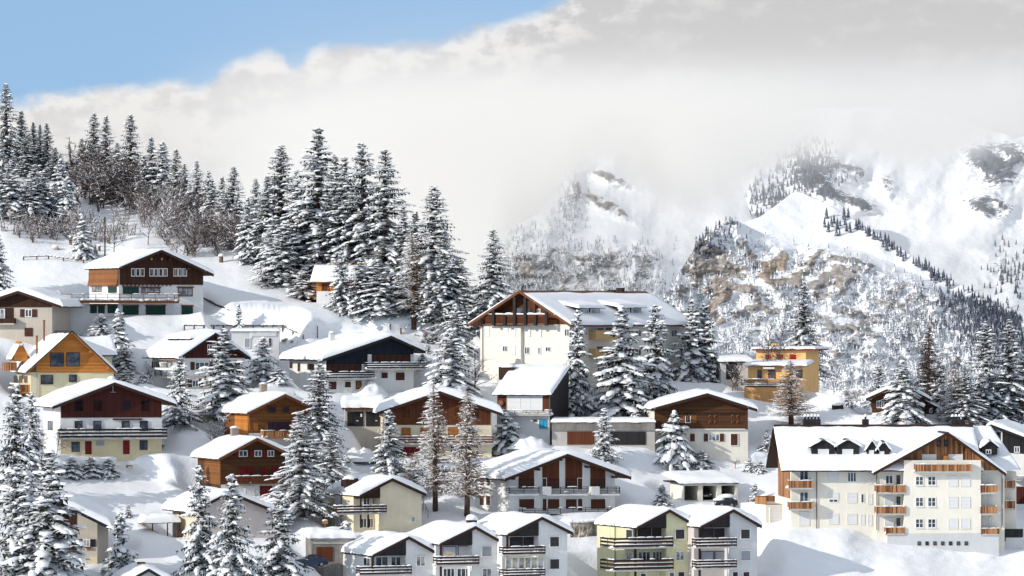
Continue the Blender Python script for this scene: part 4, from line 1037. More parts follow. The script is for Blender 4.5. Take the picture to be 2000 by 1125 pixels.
# --- annex garage with terrace left of the block
h = H('garage', 'cream garage with white door and railed roof terrace, left of the long apartment block', 'garage', 1496, 1020, 24)
zt = h.F(1496, 986)[1]; xr = h.F(1535, 986)[0]
b = MB(); b.box(0, xr, 0, 7, -4, zt); b.build('wall', W['ivory2'], h.root); h.W = xr; h.L = 7
b = MB(); b.grid([[(x, y, zt + .02 + .3 * math.sin(math.pi * min(1, max(0, x / xr))) ** .4 * (1 if .3 < y < 6.5 else .2)) for y in (0, .3, 2, 4, 6.5, 7)] for x in np.linspace(0, xr, 8)]); b.build('snow_cover', SNOW, h.root, True)
h.win(1503, 991, 1533, 1020, 'blind', 1)
b = MB(); b.box(0, xr, 3.0, 3.06, zt, zt + 1.0); b.box(-.0, .05, 0, 3, zt, zt + .95); b.build('railing', W['orangev'], h.root)
PADS.append((h.P, h.yaw, xr, 7, .6))

# --- house at the right frame edge
h = H('house', 'dark-gabled house with white walls and red garage door, cut by the right frame edge', 'house', 1955, 985, -14)
h.gable(2120, 12, [(1928, 832), (1936, 829), (2110, 895)], 'white', oh=1.0, fascia='blacktrim', snow=.5)
h.zone(1958, 2100, 884, 'dark', th=.08, y=0)
h.win(1981, 872, 1992, 884, 'w', 2); h.rect(1964, 950, 2080, 985, 'redbrown', th=.06); h.balcony(1975, 930, 2080, 940, 1.2, 'rails', 'char', 3, left=True)
h2 = H('house', 'snow-capped low roof peeking in at the right frame edge behind the block', 'house', 1980, 880, 3)
z2 = h2.F(1980, 850)[1]; h2.eave(2100, 7, [(-.5, z2), (4, z2 + .9), (7.5, z2)], 'chest', ohx=.5, snow=.6)
BV = build_ground()
# ================================================================== trees
NEEDLE = mat('spruce_needles', (.025, .034, .028), 'plain', .75, 1.2, .35, col2=(.045, .052, .040), snow=(.86, 1.5, 3.5))
BARK = mat('bark', (.10, .062, .045), 'plain', .9, 3, .3, snow=(.95, .5))
LARCHM = mat('larch_twigs', (.21, .125, .07), 'plain', .9, 2, .25, snow=(.62, .8))
LARCHD = mat('dark_larch_twigs', (.075, .050, .042), 'plain', .9, 2, .25, snow=(.95, .6))
TWIG = mat('frosted_twigs', (.16, .12, .105), 'plain', .9, 2, .25, snow=(.28, .9))
TWIGD = mat('dark_twigs', (.105, .080, .072), 'plain', .9, 2, .25, snow=(.55, .9))
rnd = random.Random(11)
U = rnd.uniform
def spruce(h, r, seed, step=.50, nb=7, snow=.8, droop=.42, tip=.7, dens=1.0, bare=.05, clump=1.0):
    """trunk, needles and snow of one spruce of height h and foot radius r"""
    R = random.Random(seed); u = R.uniform
    nv = []; nf = []; S = MB(); T = MB()
    T.tube([(0, 0, -1.2), (0, 0, h * .4), (0, 0, h * .97)], [h * .014 + .06, h * .010 + .04, .02], 7)
    def tri(a, b, c):
        o = len(nv); nv.extend((a, b, c)); nf.append((o, o + 1, o + 2))
    z = h * bare + .2; ph0 = 0; step *= .72; droop *= 1.3
    lean = u(-.02, .02)
    while z < h * .975:
        t = z / h
        Rr = r * min(1.0, (1 - t) ** .93 * 1.04) * u(.85, 1.15) * (1 if t > .14 else .78 + t * 1.6) + .10
        n = max(4, int(nb * .82 * (.55 + .6 * (1 - t)) + u(-.5, 1.4)))
        ph0 += u(.4, 1.3)
        for k in range(n):
            az = ph0 + 2 * math.pi * (k + u(-.28, .28)) / n
            L = Rr * (u(.70, 1.12) if R.random() < .85 else u(.35, .7))
            el = .55 * t - .05 + u(-.16, .16) if t > .55 else -.10 + .25 * t + u(-.26, .22)
            dr = droop * (1.15 - t) * u(.7, 1.3)
            ca, sa = math.cos(az), math.sin(az)
            m = max(3, int(L / .26 * dens))
            zz = z + u(-.6, .6) * step
            def P(q):
                rho = L * q
                return (ca * rho, sa * rho, zz + rho * math.sin(el) - dr * L * q * q * .8 + .10 * L * max(0, q - .8))
            for j in range(1, m + 1):
                q = (j - u(0, .5)) / m
                x, y, zc = P(q)
                wl = (.30 + .30 * math.sin(math.pi * min(1, q * .9 + .1))) * (.6 + .4 * min(1, L / 1.5)) * u(.8, 1.3) * (1 if L > .7 else .6)
                for sd in (-1, 1):
                    ox, oy = ca * .62 * wl - sd * sa * .78 * wl, sa * .62 * wl + sd * ca * .78 * wl
                    dz = -wl * u(.1, .55)
                    hw = .085 + .04 * u(0, 1)
                    tri((x - ca * hw, y - sa * hw, zc + .03), (x + ca * hw * 1.6, y + sa * hw * 1.6, zc - .04), (x + ox, y + oy, zc + dz))
                dn = wl * u(.6, 1.15); a2 = az + u(-1, 1)
                tri((x - sa * .13, y + ca * .13, zc), (x + sa * .13, y - ca * .13, zc), (x + math.cos(a2) * .12, y + math.sin(a2) * .12, zc - dn))
                if j == m:
                    tri((x - sa * .12, y + ca * .12, zc), (x + sa * .12, y - ca * .12, zc), (x + ca * wl, y + sa * wl, zc - .1))
            # snow pads along the branch
            sn = snow * (1 if t < .86 else .75) * (u(.3, 1.25))
            q = .18 + u(0, .2); stp = max(.16, .40 / max(L, .5) * clump)
            while q < 1.04:
                if R.random() < sn:
                    x, y, zc = P(min(q, 1.0)); sl = L * stp * .62 + .06
                    wd = (.11 + .14 * math.sin(math.pi * min(1, q))) * u(.7, 1.4) * clump * (.65 + .35 * min(1, L / 1.6))
                    S_l(S, R, (x + u(-.06, .06), y + u(-.06, .06), zc + .035), sl * u(.85, 1.35), wd, u(.09, .20) * clump ** .5, az, math.atan2(P(min(q + .1, 1.1))[2] - P(q)[2], .1 * L))
                q += stp * u(.8, 1.25)
        z += step * (u(.75, 1.2)) * (1 if t < .75 else .72)
    return T, (nv, nf), S
def S_l(S, R, c, la, lb, lh, az, sl):
    """a low pillow of snow, longer along the branch and tilted with it"""
    ca, sa = math.cos(az), math.sin(az); cs, ss = math.cos(sl), math.sin(sl)
    vs = []
    for rr, hh, n in ((1.0, -.15, 6), (.78, .62, 6)):
        for k in range(n):
            a = 2 * math.pi * (k + .5 * (rr < 1)) / n; j = R.uniform(.82, 1.2)
            x, y, z = la * rr * math.cos(a) * j, lb * rr * math.sin(a) * j, lh * hh
            xx = x * cs - z * ss; z2 = x * ss + z * cs
            vs.append((c[0] + xx * ca - y * sa, c[1] + xx * sa + y * ca, c[2] + z2))
    vs.append((c[0] - lh * ss * ca, c[1] - lh * ss * sa, c[2] + lh * cs))
    fs = [(k, (k + 1) % 6, 6 + k) for k in range(6)] + [((k + 1) % 6, 6 + (k + 1) % 6, 6 + k) for k in range(6)] + [(6 + k, 6 + (k + 1) % 6, 12) for k in range(6)]
    S.add(vs, fs)
def branchy(h, r, seed, kind):
    """bare tree: thin tapering tubes. kinds: larch, bare, shrub, poles"""
    R = random.Random(seed); u = R.uniform; T = MB(); B = MB(); S = MB()
    def stick(p, d, L, r0, lev, n=3, bend=.25, up=.0):
        pts = [Vector(p)]; d = Vector(d).normalized(); rs = [r0]
        for k in range(n):
            d = (d + Vector((u(-bend, bend), u(-bend, bend), u(-bend, bend) + up))).normalized()
            pts.append(pts[-1] + d * L / n); rs.append(r0 * (1 - .75 * (k + 1) / n))
        B.tube(pts, rs, 3, False)
        return pts, d
    if kind == 'larch':
        T.tube([(0, 0, -1), (u(-.1, .1), u(-.1, .1), h * .5), (0, 0, h * .98)], [h * .014 + .05, h * .009 + .03, .02], 7)
        z = h * .16
        while z < h * .97:
            t = z / h; n = 3 + int(u(0, 2.5))
            for k in range(n):
                az = u(0, 6.283); L = r * ((1 - t) ** .8 + .05) * u(.6, 1.15)
                d = (math.cos(az), math.sin(az), .25 * t + u(-.25, .05))
                pts, dd = stick((0, 0, z), d, L, .055 + .03 * (1 - t), 0, 4, .14, -.02 + .07 * (t < .5))
                m = int(L / .17)
                for j in range(m):
                    q = (j + u(0, 1)) / m * (len(pts) - 1); i = min(int(q), len(pts) - 2); p = pts[i].lerp(pts[i + 1], q - i)
                    sd = 1 if j % 2 else -1
                    d2 = Vector(d).cross(Vector((0, 0, 1))) * sd + Vector(d) * .5 + Vector((0, 0, u(-.9, .25)))
                    pp, _ = stick(p, d2, u(.35, .95) * (1 - .4 * t), .036, 1, 2, .3, -.05)
                if snowy(kind) :
                    for j in range(int(L / .45)):
                        q = u(.25, 1) * (len(pts) - 1); i = min(int(q), len(pts) - 2); p = pts[i].lerp(pts[i + 1], q - i)
                        if R.random() < .6: S_l(S, R, (p.x, p.y, p.z + .03), u(.15, .34), u(.06, .12), u(.06, .11), az, 0)
            z += u(.09, .2) * (1 if h > 9 else .6)
    else:
        ns = {'bare': 1, 'shrub': 5, 'poles': 4}[kind]
        for s_ in range(ns):
            az = u(0, 6.28); sp_ = {'bare': .03, 'shrub': .32, 'poles': .10}[kind]
            base = (u(-.4, .4) * (ns > 1), u(-.4, .4) * (ns > 1), -.4)
            hh = h * u(.75, 1.0)
            n = 6; pts = [Vector(base)]; d = Vector((math.cos(az) * sp_, math.sin(az) * sp_, 1)).normalized(); rs = [max(.03, h * .011)]
            for k in range(n):
                d = (d + Vector((u(-.1, .1), u(-.1, .1), .05))).normalized(); pts.append(pts[-1] + d * (hh + .4) / n); rs.append(rs[0] * (1 - .85 * (k + 1) / n))
            (T if kind == 'bare' else B).tube(pts, rs, 4, False)
            lo = .22 if kind == 'bare' else .15
            nbr = {'bare': 26, 'shrub': 11, 'poles': 11}[kind]
            for b_ in range(nbr):
                q = (lo + (1 - lo) * (b_ + u(0, 1)) / nbr) * n; i = min(int(q), n - 1); p = pts[i].lerp(pts[i + 1], q - i)
                a2 = u(0, 6.28); t = q / n
                L = {'bare': r * (1.15 - t) * 1.1, 'shrub': r * .62, 'poles': r * (1.1 - t)}[kind] * u(.6, 1.1)
                d2 = (math.cos(a2), math.sin(a2), u(.35, 1.0))
                bp, dd = stick(p, d2, L, .045 + .015 * (1 - t), 1, 3, .28, .05)
                for c_ in range(5 if kind == 'bare' else 4):
                    q2 = u(.25, 1) * (len(bp) - 1); i2 = min(int(q2), len(bp) - 2); p2 = bp[i2].lerp(bp[i2 + 1], q2 - i2)
                    cp, _ = stick(p2, dd + Vector((u(-.9, .9), u(-.9, .9), u(-.3, .6))), L * u(.3, .6), .030, 2, 2, .3)
                    if kind == 'bare':
                        for c2 in range(2): stick(cp[1].lerp(cp[2], u(0, 1)), Vector((u(-1, 1), u(-1, 1), u(-.2, .8))), L * .25, .022, 3, 1, .3)
    return T, B, S
def snowy(k): return True
KINDS = {}
def reg(key, h, r, parts): KINDS[key] = (h, r, parts)
def mk_spruce(key, h, r, seed, **kw):
    T, (nv, nf), S = spruce(h, r, seed, **kw)
    reg(key, h, r, [('trunk', T.mesh('trunk', BARK, True)), ('crown', npmesh('crown', nv, nf, NEEDLE, False)), ('snow_clumps', S.mesh('snow_clumps', SNOW, True))])
mk_spruce('tall', 18, 3.4, 1, step=.52, nb=7, snow=.72)
mk_spruce('tall2', 18, 3.0, 2, step=.50, nb=7, snow=.80, droop=.55)
mk_spruce('tall3', 18, 3.8, 3, step=.56, nb=8, snow=.78, droop=.5)
mk_spruce('dark', 16, 2.8, 4, step=.50, nb=7, snow=.40)
mk_spruce('dark2', 16, 2.6, 5, step=.48, nb=7, snow=.48, droop=.3)
mk_spruce('mid', 10, 2.5, 6, step=.42, nb=7, snow=.85)
mk_spruce('mid2', 10, 2.2, 7, step=.40, nb=7, snow=.95, clump=1.15)
mk_spruce('heavy', 10, 3.0, 8, step=.44, nb=8, snow=1.0, droop=.6, clump=1.35)
mk_spruce('young', 5, 1.5, 9, step=.34, nb=7, snow=.85, clump=1.05)
mk_spruce('young2', 5, 1.2, 10, step=.32, nb=7, snow=1.0, clump=1.1)
mk_spruce('round', 3.5, 2.0, 12, step=.28, nb=9, snow=1.0, droop=.5, clump=1.3, bare=.0)
def mk_branchy(key, h, r, seed, kind, m, mt=None):
    T, B, S = branchy(h, r, seed, kind)
    parts = []
    if T.v: parts.append(('trunk', T.mesh('trunk', mt or BARK, True)))
    parts.append(('crown', B.mesh('crown', m, False)))
    if S.v and m is not LARCHD: parts.append(('snow_clumps', S.mesh('snow_clumps', SNOW, True)))
    reg(key, h, r, parts)
mk_branchy('larch', 16, 2.6, 21, 'larch', LARCHM)
mk_branchy('larch2', 16, 2.5, 22, 'larch', LARCHM)
mk_branchy('larchy', 8, 2.2, 23, 'larch', LARCHM)
mk_branchy('larchdark', 11, 2.2, 24, 'larch', LARCHD)
mk_branchy('bare', 8, 2.6, 25, 'bare', TWIG)
mk_branchy('baredark', 9, 2.2, 26, 'bare', TWIGD, LARCHD)
mk_branchy('shrub', 4, 2.0, 27, 'shrub', TWIG)
mk_branchy('shrub2', 4, 1.8, 28, 'shrub', TWIGD)
mk_branchy('shrub3', 3.5, 1.9, 31, 'shrub', TWIG)
mk_branchy('poles', 6, 1.1, 29, 'poles', TWIG)
mk_branchy('poles2', 6, 1.0, 30, 'poles', TWIGD)
NAMES = dict(larch='larch_tree', larch2='larch_tree', larchy='larch_tree', larchdark='larch_tree', bare='bare_tree', baredark='bare_tree', shrub='bare_shrub', shrub2='bare_shrub', shrub3='bare_shrub', poles='sapling_clump', poles2='sapling_clump', round='snowy_bush')
CATS = dict(larch_tree='larch', bare_tree='bare tree', bare_shrub='shrub', sapling_clump='saplings', snowy_bush='bush', spruce_tree='spruce')
def tree(kind, px, base, top, w, label, group=None, dD=0.0, rot=None):
    """w: half width of the crown in photo pixels"""
    h0, r0, parts = KINDS[kind]
    if kind in NAMES and kind != 'round': w = w * .85
    if kind == 'round': w = w * .8
    p = hit(px, base)
    if dD: p = at(px, base, p.y + dD)
    s = FPX / p.y
    H_ = (base - top) / s; Wd = w / s
    nm = NAMES.get(kind, 'spruce_tree')
    e = empty(nm, (p.x, p.y, p.z - .05), rot if rot is not None else rnd.uniform(0, 6.28), label, CATS[nm], group)
    e.rotation_euler.x = rnd.gauss(0, .018); e.rotation_euler.y = rnd.gauss(0, .018)
    e.scale = (Wd * 1.46 / r0, Wd * 1.46 / r0, H_ / h0)
    for n, me in parts: link(n, me, e)
    return e
exec_trees = True
FOR = 'spruces of the hilltop forest, upper left'
MID = 'big spruces of the wood above the village'
for k, px, b, t_, w, lab in [
    ('dark', 12, 335, 158, 34, 'very tall dark spruce at the left frame edge, highest tree top of the hill'),
    ('dark2', 42, 330, 214, 26, 'dark blue-green spruce just right of the tallest one at the left frame edge'),
    ('dark2', 67, 330, 236, 17, 'leftmost of three small dark pointed spruces on the hill crest'),
    ('dark', 79, 332, 240, 15, 'middle one of three small dark pointed spruces on the hill crest'),
    ('dark2', 93, 335, 238, 20, 'rightmost of three small dark pointed spruces on the hill crest'),
    ('dark', 183, 345, 207, 31, 'left one of a close pair of dusted spruces on the skyline above the thicket'),
    ('dark2', 206, 348, 209, 25, 'right one of a close pair of dusted spruces on the skyline above the thicket'),
    ('dark', 255, 350, 188, 34, 'tall dark spruce alone on the skyline above the brown thicket'),
    ('dark2', 229, 352, 258, 24, 'low snowy spruce leaning against the tall dark one above the thicket'),
    ('dark2', 298, 370, 238, 26, 'slim spruce with needle top right of the tall dark skyline one'),
    ('mid2', 316, 402, 276, 34, 'very white spruce with broad skirt at the right end of the brown thicket'),
    ('dark', 343, 395, 267, 28, 'dark slim spruce right of the very white broad one on the slope'),
    ('tall2', 385, 400, 281, 28, 'dusted spruce standing free between thicket and wood on the slope'),
    ('dark2', 434, 408, 297, 22, 'thin spruce touching the taller pointed one left of the wood'),
    ('tall', 453, 420, 279, 34, 'pointed spruce at the left end of the wood, beside a thin neighbour'),
    ('mid2', 20, 425, 312, 34, 'snowy spruce by the left frame edge below the dark ones'),
    ('mid', 70, 415, 318, 30, 'snow-dusted spruce in the middle of the upper left slope'),
    ('mid2', 84, 425, 332, 30, 'white layered spruce between two darker ones, upper left slope'),
    ('mid2', 58, 432, 350, 28, 'dense column-like snowy spruce standing lowest of the upper left group'),
    ('young', 118, 400, 310, 20, 'slender snowy spruce near bare saplings on the upper left slope'),
    ('young', 130, 432, 345, 22, 'bushy half-bare snowy spruce above the bare saplings, upper left'),
    ('young2', 30, 402, 350, 16, 'small snowy spruce near the left frame edge on the upper slope'),
    ('young2', 160, 505, 418, 19, 'small white spruce standing alone by the rail fence'),
    ('young2', 186, 500, 476, 6, 'tiny fir seedling beside the chalet roof edge on the left'),
    ('mid', -4, 575, 452, 30, 'snowy spruce cut by the left frame edge above the beige house'),
    ('mid2', 486, 512, 384, 24, 'white slim spruce in front of the left part of the wood'),
    ('mid', 463, 470, 372, 20, 'small dusted spruce under the pointed one left of the wood'),
    ('mid', 405, 440, 330, 20, 'dim spruce behind shrubs between thicket and wood')]:
    tree(k, px, b, t_, w, lab, FOR)
for k, px, b, t_, w, lab in [
    ('tall2', 362, 420, 318, 24, 'dusted spruce close behind the dark slim one right of the thicket'),
    ('mid', 418, 452, 345, 26, 'frosted spruce filling the gap left of the pointed pair'),
    ('mid2', 440, 470, 372, 22, 'small white spruce below the pointed pair left of the wood'),
    ('tall', 500, 480, 345, 28, 'thin dusted spruce left behind the ragged-topped one'),
    ('mid2', 540, 545, 420, 36, 'white low spruce at the foot of the ragged-topped one'),
    ('tall3', 580, 520, 330, 40, 'snowy spruce between the ragged-topped and the tallest one'),
    ('tall2', 690, 560, 400, 44, 'white-boughed spruce at the foot of the twin peaks, left side'),
    ('tall3', 730, 575, 410, 46, 'white-boughed spruce at the foot of the twin peaks, right side'),
    ('tall2', 790, 585, 400, 36, 'snowy spruce in the gap left of the dense dark-topped one'),
    ('tall', 872, 600, 430, 36, 'spruce on the right flank of the dense dark-topped one'),
    ('mid', 845, 632, 520, 30, 'frosted low spruce right of the brownish larch at the wood edge'),
    ('dark2', 52, 345, 262, 24, 'dusted spruce before the three small crest spruces, left'),
    ('dark', 108, 352, 285, 20, 'low dark spruce right of the three small crest spruces'),
    ('mid', 2, 420, 330, 30, 'white spruce cut by the left frame edge below the tallest one'),
    ('dark2', 160, 352, 268, 18, 'small dusky spruce left of the close skyline pair'),
    ('mid', 282, 400, 300, 24, 'snowy spruce behind the right end of the brown thicket')]:
    tree(k, px, b, t_, w, lab, FOR if px < 480 else 'big spruces of the wood above the village')
for k, px, b, t_, w, lab in [
    ('tall', 546, 500, 271, 50, 'tall ragged-topped spruce, leftmost big one of the wood'),
    ('tall3', 520, 512, 340, 34, 'broad lower spruce tucked left behind the ragged-topped one'),
    ('tall2', 617, 540, 247, 62, 'tallest spruce of the wood with a sharp top'),
    ('dark2', 651, 520, 269, 30, 'narrow darker spruce squeezed right of the tallest one'),
    ('tall2', 676, 545, 293, 44, 'very snowy spruce with thin top in the centre of the wood'),
    ('tall', 712, 550, 257, 55, 'second tallest spruce of the wood, left one of its twin peaks'),
    ('tall3', 750, 565, 274, 60, 'broad spruce with hanging white boughs, right one of the twin peaks'),
    ('tall', 845, 585, 336, 58, 'dense dark-topped spruce at the right end of the wood'),
    ('dark2', 812, 570, 385, 34, 'smaller dark spruce hidden left of the dense dark-topped one'),
    ('tall3', 960, 622, 419, 46, 'free-standing broad spruce left above the apartment roof'),
    ('mid', 556, 556, 430, 42, 'wide low spruce on the snowfield edge left of the hut'),
    ('mid', 595, 540, 405, 40, 'dense spruce behind the hut on its left'),
    ('tall2', 640, 548, 395, 44, 'spruce right behind the forest hut roof'),
    ('mid', 782, 580, 430, 40, 'mid-height spruce right of the broad hanging one'),
    ('heavy', 595, 585, 528, 34, 'low round spruce in front of the forest hut, left side'),
    ('mid', 668, 608, 486, 25, 'slim spruce with bare foot standing right beside the forest hut'),
    ('mid', 703, 612, 500, 30, 'left spruce of a pair on the bank right of the forest hut'),
    ('mid2', 742, 617, 505, 34, 'right spruce of a pair on the bank right of the forest hut'),
    ('mid', 828, 625, 530, 22, 'small spruce with bare lower trunk right of the brown larch'),
    ('tall2', 893, 640, 500, 46, 'leafy brown-green spruce left of the free-standing one above the apartment house'),
    ('mid2', 862, 622, 500, 34, 'snow-streaked spruce on the bank between larch and apartment house')]:
    tree(k, px, b, t_, w * 1.17, lab, MID)
tree('larch', 808, 632, 448, 42, 'brownish frosted larch at the lower edge of the wood')
VIL = 'spruces standing between the houses'
for k, px, b, t_, w, lab in [
    ('heavy', 893, 700, 592, 34, 'plump spruce bowed under snow against the apartment house'),
    ('heavy', 878, 775, 640, 52, 'broad snow-smothered spruce in front of the apartment house, below the plump one'),
    ('mid', 1125, 812, 600, 34, 'slim tall spruce beside the modern mono-pitch house'),
    ('mid2', 1216, 830, 596, 58, 'big white spruce in front of the apartment house, widest of four there'),
    ('mid', 1282, 800, 590, 44, 'spruce at the apartment corner, third of four from the modern house'),
    ('mid2', 1348, 770, 583, 38, 'left one of a dense pair of spruces at the far apartment end'),
    ('mid', 1380, 772, 588, 42, 'right one of a dense pair of spruces at the far apartment end'),
    ('tall', 1572, 742, 545, 45, 'dark tall spruce right behind the ochre house'),
    ('heavy', 1764, 832, 702, 48, 'white broad spruce in front of the small right-hand chalet'),
    ('mid', 1716, 775, 692, 26, 'spruce behind the small right-hand chalet roof'),
    ('tall', 1928, 845, 622, 52, 'left one of two big spruces near the right frame edge'),
    ('tall', 1972, 850, 618, 52, 'right one of two big spruces near the right frame edge'),
    ('tall3', 1888, 838, 715, 44, 'lower spruce left of the two big ones near the right frame edge'),
    ('mid', 2004, 840, 690, 38, 'spruce cut off by the right frame edge'),
    ('young2', 232, 722, 604, 24, 'slim white spruce below the chalet terrace'),
    ('heavy', 198, 668, 612, 28, 'round snowy spruce just left of the slim white one below the terrace'),
    ('heavy', 243, 735, 676, 28, 'low snow-heaped spruce next to the orange house roof'),
    ('young2', 467, 672, 592, 11, 'needle-thin spruce in front of the roadside fence'),
    ('mid', 350, 832, 690, 34, 'dark-footed spruce right of the red-brown gabled house'),
    ('mid2', 438, 815, 640, 52, 'broad white spruce before the shed-dormer house'),
    ('young', 513, 738, 658, 27, 'dense young spruce left of the black-gabled chalet'),
    ('tall2', 622, 905, 698, 50, 'tall spruce between log chalet and black garage'),
    ('tall3', 590, 1008, 800, 64, 'huge spruce with sagging white boughs in the village centre'),
    ('tall', 645, 985, 830, 42, 'dark-sided spruce leaning against the huge sagging one'),
    ('mid', 761, 930, 797, 36, 'regular spruce in front of the chestnut gable, left of the larches'),
    ('mid', 1180, 902, 794, 28, 'layered small spruce in front of the long concrete garage'),
    ('mid', 28, 985, 745, 50, 'tall spruce at the left frame edge beside the red-brown gabled house'),
    ('mid', 62, 930, 762, 34, 'spruce half hidden behind the tall left-edge one'),
    ('mid2', 100, 1160, 876, 72, 'largest foreground spruce with drooping snow arms, lower left corner'),
    ('mid', 28, 1160, 905, 62, 'foreground spruce in the lower left corner, cut by the frame'),
    ('young', 236, 1135, 1000, 32, 'young spruce beside the snow-capped roof on the bottom edge'),
    ('mid', 393, 1140, 903, 44, 'slender foreground spruce with visible dark trunk, left of its twin'),
    ('mid', 457, 1140, 920, 48, 'slender foreground spruce, right of its twin with visible dark trunk'),
    ('mid', 545, 1150, 955, 52, 'bushy foreground spruce left of the parked blue car'),
    ('young', 672, 1150, 1018, 40, 'small foreground spruce in front of the lowest white townhouse'),
    ('young2', 1293, 987, 944, 15, 'tiny spruce half buried in snow left of the three open bays'),
    ('young', 1473, 992, 944, 14, 'tiny layered spruce right of the three open bays'),
    ('young', 1497, 880, 845, 14, 'little pine bush beside the long cream block gable'),
    ('young', 848, 668, 648, 15, 'small roadside spruce next to a round road sign'),
    ('young', 830, 668, 650, 10, 'very small roadside spruce left of its twin by the round sign'),
    ('heavy', 825, 712, 690, 16, 'snowy little spruce at the black-gabled chalet corner'),
    ('mid', 1835, 812, 700, 30, 'thin frosted spruce right of the dark larch'),
    ('young', 52, 1010, 930, 30, 'short spruce filling the gap above the largest foreground one'),
    ('young2', 250, 1010, 985, 8, 'spindly sapling spruce on the white field near the carport')]:
    tree(k, px, b, t_, w, lab, VIL, dD=9.0 if px in (1348, 1380) else 17.0 if px == 1572 else 0.0)
for k, px, b, t_, w, lab in [
    ('round', 1316, 898, 806, 46, 'big snow-laden bush before the scalloped brown chalet'),
    ('round', 990, 880, 808, 42, 'blue-shadowed snowy bush below the modern house'),
    ('round', 1370, 908, 880, 30, 'low spreading bush at the foot of the big snow-laden one'),
    ('round', 835, 690, 672, 12, 'snow hump bush by the black-gabled chalet balcony'),
    ('round', 250, 745, 722, 24, 'white bush hump behind the red-brown roof ridge'),
    ('round', 545, 745, 718, 26, 'snowy hedge bush left below the black-gabled chalet'),
    ('round', 580, 750, 722, 22, 'snowy hedge bush nearer to the black-gabled chalet'),
    ('round', 127, 655, 620, 16, 'frosted bush right of the beige house'),
    ('round', 1463, 917, 896, 16, 'dark-footed snowy bush left of a red snow pole'),
    ('round', 1484, 922, 900, 18, 'dark-footed snowy bush beside a blue snow pole'),
    ('round', 1392, 886, 872, 9, 'small dark bush on the slope below the scalloped chalet'),
    ('round', 1438, 900, 888, 7, 'small pointed dark bush right above the snow pole'),
    ('round', 1655, 790, 775, 16, 'snowy bush at the cliff edge right of the ochre house'),
    ('round', 140, 930, 893, 30, 'left hump of the snowed hedge below the red-brown gabled house'),
    ('round', 178, 928, 893, 30, 'middle hump of the snowed hedge below the red-brown gabled house'),
    ('round', 212, 928, 896, 26, 'right hump of the snowed hedge below the red-brown gabled house'),
    ('round', 1290, 852, 832, 14, 'bush wedged between concrete garage and brown chalet'),
    ('round', 1548, 770, 752, 14, 'bush at the right foot of the ochre house'),
    ('round', 280, 745, 728, 18, 'white garden bush left of the shed-dormer house')]:
    tree(k, px, b, t_, w, lab)
for k, px, b, t_, w, lab in [
    ('larch', 850, 998, 744, 46, 'left one of two big frosted larches in front of the chestnut gable'),
    ('larch2', 912, 1008, 756, 46, 'right one of two big frosted larches in front of the chestnut gable'),
    ('larchy', 815, 968, 880, 40, 'low frosted larch bough mass left of the two big larches'),
    ('larch2', 1546, 832, 700, 44, 'rusty brown frosted larch in front of the ochre house'),
    ('larchdark', 1811, 792, 616, 38, 'dark bare larch against the cliff, right side'),
    ('larchy', 1862, 830, 712, 34, 'pale frosted larch right of the dark bare one'),
    ('larchy', 1985, 845, 760, 40, 'frosted larch behind the dark-gabled house at the right edge'),
    ('baredark', 1502, 720, 568, 26, 'dark leafless tree behind the ochre house chimney, left one of two'),
    ('baredark', 1522, 720, 562, 26, 'dark leafless tree behind the ochre house chimney, right one of two'),
    ('bare', 925, 772, 662, 44, 'spreading snow-lined leafless tree left of the modern house'),
    ('bare', 60, 905, 790, 36, 'leafless tree left of the red-brown gabled house'),
    ('bare', 110, 892, 815, 26, 'leafless shrub-like tree at the corner of the red-brown gabled house'),
    ('bare', 585, 842, 745, 22, 'thin leafless tree beside the honey log chalet'),
    ('bare', 500, 985, 945, 12, 'thin leafless sapling before the dark red-brown chalet'),
    ('bare', 222, 500, 400, 22, 'leafless tree with straight stem just above the highest chalet'),
    ('bare', 290, 478, 392, 30, 'leafless snow-lined tree on the slope right above the highest chalet'),
    ('bare', 133, 462, 392, 14, 'thin leafless tree over the rail fence'),
    ('baredark', 505, 345, 300, 14, 'bare crown showing between two spruce tops of the wood'),
    ('bare', 1672, 795, 752, 26, 'pinkish leafless tree at the cliff edge'),
    ('shrub', 290, 742, 705, 16, 'bare shrub left of the shed-dormer house'), ('shrub', 420, 862, 815, 26, 'bare garden shrub between two brown chalets'),
    ('shrub', 1178, 1105, 1085, 8, 'tiny bare shrub beside the lime townhouse wall'), ('shrub2', 1435, 745, 690, 22, 'dark leafless shrub left of the ochre house'), ('shrub', 1375, 1140, 1105, 10, 'bare shrub at the foot of the white twin townhouse'),
    ('shrub', 820, 1000, 960, 18, 'frosted shrub between cream house and larch')]:
    tree(k, px, b, t_, w, lab)
# thicket of bare shrubs and saplings on the upper slope
SHG = 'bare frosted shrubs of the hillside thicket'
def crestok(px, py): return max(py, float(crest(px)) + 8)
zones = [(150, 292, 322, 408, 60, ('shrub2', 'poles2', 'poles2'), 74, 'bare brown shrub of the dense thicket under the skyline spruces'),
         (330, 480, 395, 505, 56, ('shrub', 'shrub3', 'poles', 'shrub2'), 60, 'frosted bare shrub between the thicket and the wood'),
         (280, 400, 400, 470, 18, ('shrub', 'shrub3'), 55, 'frosted bare shrub above the highest chalet roof'),
         (0, 145, 380, 468, 60, ('poles', 'poles', 'poles', 'shrub'), 46, 'thin frosted saplings on the open slope, upper left'),
         (95, 150, 310, 350, 14, ('shrub2', 'poles2'), 36, 'dark shrub between the small crest spruces and the thicket'),
         (150, 260, 415, 470, 16, ('poles', 'shrub', 'poles'), 36, 'thin saplings below the brown thicket')]
